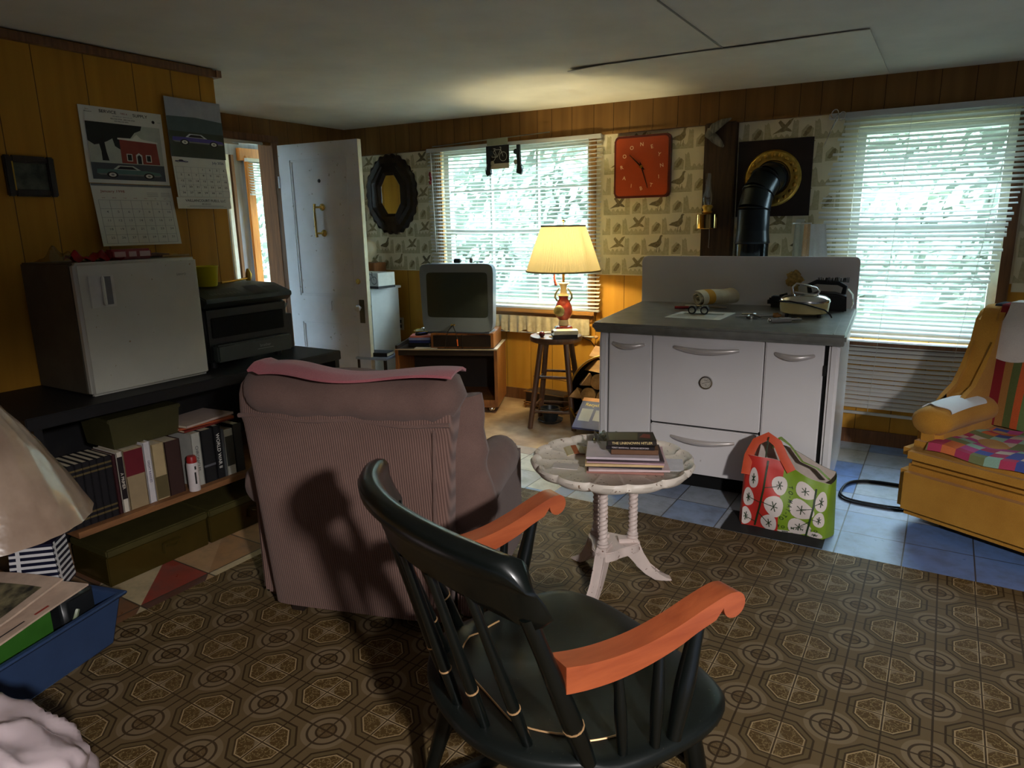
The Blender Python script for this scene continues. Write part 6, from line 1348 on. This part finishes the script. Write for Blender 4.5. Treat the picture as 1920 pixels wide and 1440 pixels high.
# olive metal boxes on the floor
m_mb = mat('glossy olive metal', (72, 60, 24), .14, .35, var=.12, scale=6)
for k, (y0, y1, lab) in enumerate(((-1.60, -1.142, 'longer olive metal box on the floor under the book shelf'), (-1.130, -.72, 'olive metal box on the floor nearest the recliner'))):
    t = thing('metal_box', lab, 'box', (-2.53, (y0+y1)/2, 0), 0, 'olive metal boxes under the shelf'); w_ = y1-y0
    b = B(); b.box((0, 0, .065), (.27, w_, .13), bev=.004); b.build('body', m_mb, t); b = B(); b.box((.004, 0, .149), (.285, w_+.006, .034), bev=.006); b.build('lid', mat('matt olive lid', (66, 60, 28), .5, var=.1), t); b = B(); b.box((.142, .05, .075), (.012, .09, .05), bev=.004); b.tube([(.150, .02, .085), (.158, .05, .075), (.150, .08, .085)], .004, 6); b.build('latch', m_mb, t)

# ------------------------------------------------------------------ calendars and picture on the partition
def page(y0, y1, z0, z1, x, curl=0, skew=0):
    return lambda s, t_, o=0: Vector((x+o+curl*(1-t_), y0+(y1-y0)*s+skew*(1-t_), z0+(z1-z0)*t_))
m_cp = mat('calendar paper', (214, 212, 200), .7, var=.03); inkb = flat('black ink', (34, 32, 34), .7); inkg = flat('grey ink', (120, 120, 118), .7); inkr = flat('faded red ink', (150, 84, 74), .7)
def cpoly(b, P, pts, mt, o): 
    b.add([P(x, y, o) for x, y in pts], [tuple(range(len(pts)))], mt)
def car(b, P, cx, cy, s, body, roof, o, k=1.0):
    T = lambda pts: [(cx+x*s, cy+y*s*k) for x, y in pts]
    cpoly(b, P, T([(-1, .12), (-.98, .34), (-.6, .36), (.55, .34), (.95, .26), (1, .1), (.9, .04), (-.9, .04)]), body, o)
    cpoly(b, P, T([(-1.0, .12), (.98, .12), (.9, .04), (-.9, .04)]), inkg, o+.0004)
    cpoly(b, P, T([(-.5, .36), (-.34, .58), (.12, .58), (.34, .35)]), roof, o+.0004); cpoly(b, P, T([(-.40, .38), (-.29, .53), (.08, .53), (.22, .38)]), inkb, o+.0008)
    for wx in (-.55, .58):
        for r, mt, oo in ((.17, inkb, .0010), (.11, m_cp, .0014), (.05, inkg, .0018)): cpoly(b, P, T([(wx+r*math.cos(a), .06+r*math.sin(a)*1.0) for a in [2*PI*q/16 for q in range(16)]]), mt, o+oo)
def daygrid(b, P, x0, x1, y0, y1, rows, firstcol, ndays, sz, ink, skip=0):
    fn = lambda x, y: P(x, y, .0012); lw = .004
    for r in range(rows+1): b.stroke([(x0, y0+(y1-y0)*r/rows), (x1, y0+(y1-y0)*r/rows)], lw, inkg, fn)
    for c in range(8): b.stroke([(x0+(x1-x0)*c/7, y0), (x0+(x1-x0)*c/7, y1)], lw, inkg, fn)
    d = 1; c = firstcol; r = 0
    while d <= ndays:
        b.text(str(d), sz, ink, fn, x0+(x1-x0)*(c+.62)/7, y1-(y1-y0)*(r+.35)/rows); d += 1; c += 1
        if c == 7: c = 0; r += 1
C1 = thing('wall_calendar', 'large yellowed calendar with a red building and a finned car', 'calendar', (XP+.001, -.896, 1.36)); ox = lambda P: (lambda s, t_, o=0: P(s, t_, o)-Vector((XP+.001, -.896, 1.36)))
P = ox(page(-1.098, -.694, 1.655, 1.999, XP+.006, .004)); b = B()
b.grid(12, 10, lambda u, v: P(u, v), mat=m_cp, thick=.002)
fn = lambda x, y: P(x, y, .0026)
b.text('SERVICE', .056, inkb, fn, .33, .945, sx=1.0); b.text('SUPPLY', .056, inkb, fn, .72, .935); b.text('TIRE &', .03, inkr, fn, .52, .94); 
b.text('205 MAIN ST  BARTON, VT', .020, inkg, fn, .50, .895); b.text('802-525-3754 - 800-244-3754', .024, inkb, fn, .50, .862); b.text('FAX 802-525-3876', .022, inkb, fn, .48, .832); b.text('Since', .018, inkr, fn, .09, .955); b.text('BFGoodrich', .018, inkb, fn, .10, .925)
cpoly(b, P, [(.88+.02*math.cos(a), .875+.022*math.sin(a)) for a in [2*PI*q/14 for q in range(14)]], inkb, .0026); b.text('NAPA', .016, inkg, fn, .955, .875)
cpoly(b, P, [(.05, .05), (.95, .05), (.95, .80), (.05, .80)], flat('photo sky', (176, 180, 166), .6), .0026)
cpoly(b, P, [(.05, .05), (.95, .05), (.95, .27), (.05, .27)], flat('photo road', (70, 74, 80), .6), .0030)
tree_k = flat('photo tree', (26, 28, 26), .6)
cpoly(b, P, [(.05, .80), (.72, .80), (.70, .74), (.62, .70), (.56, .62), (.50, .50), (.42, .46), (.36, .50), (.34, .60), (.28, .56), (.20, .52), (.12, .50), (.05, .55)], tree_k, .0030); cpoly(b, P, [(.19, .30), (.27, .30), (.25, .42), (.24, .56), (.17, .56), (.19, .42)], tree_k, .0032)
bl_ = flat('photo brick', (140, 56, 44), .6); cpoly(b, P, [(.42, .28), (.90, .28), (.88, .60), (.42, .62)], bl_, .0034); cpoly(b, P, [(.40, .615), (.58, .62), (.64, .68), (.70, .62), (.90, .595), (.90, .575), (.40, .595)], m_cp, .0038)
for x in (.52, .76): cpoly(b, P, [(x-.035, .31), (x+.035, .31), (x+.035, .41), (x-.035, .41)], m_cp, .0038); cpoly(b, P, [(x-.025, .32), (x+.025, .32), (x+.025, .40), (x-.025, .40)], tree_k, .0042)
cpoly(b, P, [(.60, .28), (.68, .28), (.68, .40), (.64, .43), (.60, .40)], m_cp, .0038); cpoly(b, P, [(.615, .28), (.665, .28), (.665, .38), (.64, .405), (.615, .38)], tree_k, .0042)
car(b, P, .50, .10, .40, flat('teal car', (84, 116, 112), .5), flat('white roof', (186, 190, 180), .5), .0046, .62)
b.build('picture_page', None, C1, smooth=0, fix=False)
P = ox(page(-1.094, -.690, 1.362, 1.652, XP+.008, .03, .004)); b = B(); b.grid(12, 10, lambda u, v: P(u, v), mat=m_cp, thick=.002); b.grid(3, 3, lambda u, v: P(u, .965+.035*v, .003), mat=inkg)
fn = lambda x, y: P(x, y, .0032); b.text('January 1998', .055, inkr, fn, .24, .88); P2 = lambda s, t_, o=0: P(s, t_, o+.002); daygrid(b, P2, .05, .95, .04, .74, 5, 4, 31, .05, inkg)
for k, d in enumerate(('SUN', 'MON', 'TUE', 'WED', 'THU', 'FRI', 'SAT')): b.text(d, .02, inkr, fn, .05+.9*(k+.5)/7, .775)
for q in range(3): b.stroke([(.66, .87-.028*q), (.80, .87-.028*q)], .006, inkg, fn); b.stroke([(.84, .87-.028*q), (.96, .87-.028*q)], .006, inkg, fn)
b.build('date_page', None, C1, smooth=0, fix=False)
C2 = thing('wall_calendar', 'newer white calendar with a purple car overlapping the larger one', 'calendar', (XP+.001, -.52, 1.54)); ox = lambda P: (lambda s, t_, o=0: P(s, t_, o)-Vector((XP+.001, -.52, 1.54)))
P = ox(page(-.674, -.352, 1.80, 2.09, XP+.016, .006)); b = B(); b.grid(10, 10, lambda u, v: P(u, v), mat=flat('grey sky photo', (150, 150, 156), .5), thick=.002)
cpoly(b, P, [(0, .42), (1, .42), (1, .66), (.5, .70), (0, .68)], flat('photo hills', (70, 84, 84), .5), .0026); cpoly(b, P, [(0, 0), (1, 0), (1, .44), (0, .44)], flat('photo lawn', (52, 58, 46), .5), .0030)
car(b, P, .52, .24, .47, flat('purple car', (76, 66, 140), .4), flat('white top', (190, 192, 196), .5), .0034, .62); b.build('picture_page', None, C2, smooth=0, fix=False)
P = ox(page(-.670, -.354, 1.598, 1.80, XP+.018, .016)); b = B(); b.grid(10, 10, lambda u, v: P(u, v), mat=m_cp, thick=.002); fn = lambda x, y: P(x, y, .0032)
b.text('July 2026', .085, flat('navy ink', (50, 54, 96), .6), fn, .84, .90, sx=.72); car(b, P, .16, .87, .12, flat('purple car2', (66, 60, 110), .5), tree_k, .0032, .9); P2 = lambda s, t_, o=0: P(s, t_, o+.002); daygrid(b, P2, .03, .98, .02, .76, 5, 3, 31, .062, inkb); b.build('date_page', None, C2, smooth=0, fix=False)
P = ox(page(-.680, -.360, 1.540, 1.597, XP+.034, .004)); b = B(); b.grid(8, 4, lambda u, v: P(u, v), mat=m_cp, thick=.002); fn = lambda x, y: P(x, y*1, .003)
fs = lambda x, y: P(x, .5+(y-.5)*5.4, .003); b.text('VAILLANCOURT FUELS, LLC', .058, inkb, fs, .52, .54, sx=1.05); b.text('802-525-4131', .030, inkb, fs, .52, .485); b.stroke([(.2, .452), (.84, .452)], .006, inkg, fs); b.stroke([(.15, .435), (.9, .435)], .004, inkg, fs); b.build('footer', None, C2, smooth=0, fix=False)
t = thing('framed_picture', 'small dark framed landscape on the left wall', 'picture', (XP+.001, -1.345, 1.585)); b = B()
for c, d in (((.012, -.085, .085), (.024, .03, .17)), ((.012, .085, .085), (.024, .03, .17)), ((.012, 0, .015), (.024, .14, .03)), ((.012, 0, .155), (.024, .14, .03))): b.box(c, d, bev=.005)
b.build('frame', m_mf, t); b = B(); b.box((.006, 0, .085), (.006, .145, .115)); b.build('canvas', mat('dim landscape', (96, 100, 84), .5, var=.6, scale=16, c2=(40, 46, 40)), t, smooth=0); b = B(); b.box((.013, -.068, .085), (.012, .006, .12)); b.build('gilt_slip', m_brass, t, smooth=0)

# ------------------------------------------------------------------ left foreground
LA = math.atan2(-.966, .257)
def lf(x, y, z=0): c, s = math.cos(LA), math.sin(LA); return (-1.985+c*x-s*y, -1.815+s*x+c*y, z)
t = thing('storage_tub', 'blue plastic tub on the floor at the left edge', 'tub', (-1.985, -1.815, .003), LA); m_tub = mat('blue plastic', (50, 70, 106), .4, var=.06); b = B(); V = []
Lx, Ly, Hh = .66, .25, .175
for z_, e in ((0, 0), (Hh, .03), (Hh, .045), (Hh+.014, .048), (Hh+.014, .022), (.006, -.006)): V += [(-e, e, z_), (Lx+e, e, z_), (Lx+e, -Ly-e, z_), (-e, -Ly-e, z_)]
Fs = [(0, 1, 2, 3)]+[(k*4+i, k*4+(i+1) % 4, (k+1)*4+(i+1) % 4, (k+1)*4+i) for k in range(5) for i in range(4)]+[(20, 21, 22, 23)]
b.add(V, Fs); o = b.build('body', m_tub, t, smooth=30); bv = o.modifiers.new('bevel', 'BEVEL'); bv.width = .008; bv.segments = 2
t = thing('green_bin', 'green plastic bin inside the blue tub under the newspapers', 'bin', (-1.985, -1.815, .012), LA); b = B(); b.box((.40, -.125, .13), (.44, .20, .26), bev=.012, seg=3); b.build('body', mat('green plastic', (52, 104, 34), .45, var=.08), t); b = B(); b.box((.40, -.125, .262), (.455, .215, .012), bev=.004); b.build('lid', mat('green plastic lid', (46, 92, 34), .45, var=.08), t)
t = thing('black_bin', 'black plastic box at the corner of the blue tub', 'bin', (-1.985, -1.815, .012), LA); b = B(); b.box((.085, -.125, .12), (.13, .215, .24), bev=.02, seg=3); b.build('body', mat('glossy black plastic', (30, 32, 34), .3, var=.2), t, smooth=60); b = B(); b.tube([(.13, -.03, .12), (.12, -.015, .15), (.10, -.02, .18)], .008, 6); b.build('crumpled_tab', flat('pale green foil', (130, 140, 110), .3), t)
m_news = mat('newsprint photo', (196, 170, 150), .8, var=.1, scale=20); m_newsp = mat('printed newspaper picture', (140, 130, 96), .8, var=.6, scale=22, c2=(36, 34, 28))
for k, (lab, dz, ox_, dark_) in enumerate((('lower folded newspaper on the green bin, pale with a red headline', 0, .0, 0), ('upper newspaper with a dark landscape photograph on the green bin', .022, .05, 1))):
    t = thing('newspaper', lab, 'newspaper', (-1.985, -1.815, .283+dz), LA, 'newspapers on the green bin')
    f = lambda u, v: Vector((.13+.50*u+ox_+.05*v*(1-k), .085-.30*v-.04*k, .0+.028*(1-u)**3+.05*max(0, .35-u)*(1-v)*k+.006*math.sin(u*6+v*3)))
    b = B(); b.grid(22, 16, f, thick=.006); b.build('sheets', m_news, t, smooth=50)
    if dark_: b = B(); b.grid(18, 12, lambda u, v: f(.10+.82*u, .10+.80*v)+Vector((0, 0, .007))); b.build('photograph', m_newsp, t, smooth=50, fix=False)
    else: b = B(); f3 = lambda x, y: f(x, y)+Vector((0, 0, .0072)); b.stroke([(.25, .06), (.34, .07)], .03, flat('red headline', (150, 50, 40), .7), f3); b.stroke([(.4, .08), (.7, .09)], .02, inkb, f3); b.build('headline', None, t, smooth=0, fix=False)
t = thing('striped_box', 'navy box with white stripes under the lampshade at the left edge', 'box', lf(.085, -.165, .2525), LA+PI/2+.5)
b = B(); V = []
for z_, k in ((0, 1.0), (.17, .86)): V += [(-.075*k, -.06*k, z_), (.075*k, -.06*k, z_), (.075*k, .06*k, z_), (-.075*k, .06*k, z_)]
b.add(V, [(3, 2, 1, 0), (0, 1, 5, 4), (1, 2, 6, 5), (2, 3, 7, 6), (3, 0, 4, 7), (4, 5, 6, 7)]); b.build('box', mat('navy gloss', (24, 26, 48), .3, var=.2), t, smooth=0)
b = B(); mw_ = flat('white stripe', (206, 204, 206), .5)
for sgn in (0, 1, 2, 3):
    R4 = Matrix.Rotation(sgn*PI/2, 3, 'Z'); hw, hd = (.075, .06) if sgn % 2 == 0 else (.06, .075)
    f = lambda x, z: R4 @ Vector((x*(1-.14*z/.17), -(hd+.0012)*(1-.14*z/.17), z))
    for k in range(8): b.stroke([(-hw, .012+.0205*k), (hw, .012+.0205*k)], .0095, mw_, f)
    f_ = f; b.stroke([(-.045, 0), (-.045, .17)], .014, mw_, lambda x, z: f_(x, z)+R4 @ Vector((0, -.0006, 0)))
b.build('white_stripes', None, t, smooth=0, fix=False)
FL = thing('lamp_with_wrapped_shade', 'lamp with a large beige shade still in crinkled plastic wrap at the left edge', 'lamp', (-2.25, -2.03, 0)); m_wrap = mat('plastic-wrapped beige shade', (178, 154, 134), .3, var=.06, scale=6, bump=.5, bscale=11, bdist=.012, c2=(150, 126, 108), coat=.5)
b = B(); n = 64; V = []; Fs = []
for j in range(17):
    q = j/16; z_ = .477+.455*q; r_ = .313-.250*q+.014*math.sin(PI*q)
    for k in range(n): a = 2*PI*k/n; V.append(((r_+.004*math.sin(a*9+q*14)*q+.003*math.sin(a*23-q*9))*math.cos(a), (r_+.004*math.sin(a*9+q*14)*q+.003*math.sin(a*23-q*9))*math.sin(a), z_))
for j in range(16):
    for k in range(n): Fs.append((j*n+k, j*n+(k+1) % n, (j+1)*n+(k+1) % n, (j+1)*n+k))
b.add(V, Fs); b.build('lamp_shade', m_wrap, FL, smooth=70, fix=False)
b = B(); b.cyl((-.12, -.05, .27), (0, 0, .90), .012); b.bm.free(); b = B(); b.cyl((-.0, 0, .02), (0, 0, .93), .010); b.build('stem', m_gun, FL); b = B(); b.lathe([(0, 0), (.11, 0), (.11, .012), (.02, .03), (0, .03)], seg=28); b.bm.free()
b = B(); b.box((0, 0, .012), (.06, .06, .024), bev=.004); b.build('base', m_gun, FL)
b = B()
def bagf(d):
    p = d*1.0
    return 1+.16*noise.noise(p*1.7)+.085*(1-2.6*abs(noise.noise(p*2.6+Vector((3, 1, 7)))))+.014*(1-2.6*abs(noise.noise(p*5.2)))
b.ball((0, 0, .21), (.33, .30, .235), 150, 90, fn=bagf)
for v in b.bm.verts:
    if v.co.z < .004: v.co.z = .004
tag(b.build('plastic_bag', mat('glossy white plastic bag', (220, 200, 204), .2, var=.04, scale=5, coat=.5, bump=.25, bscale=12, bdist=.008), None, (-1.28, -2.60, .003), smooth=60), 'glossy white plastic bag in the bottom left corner', 'bag')
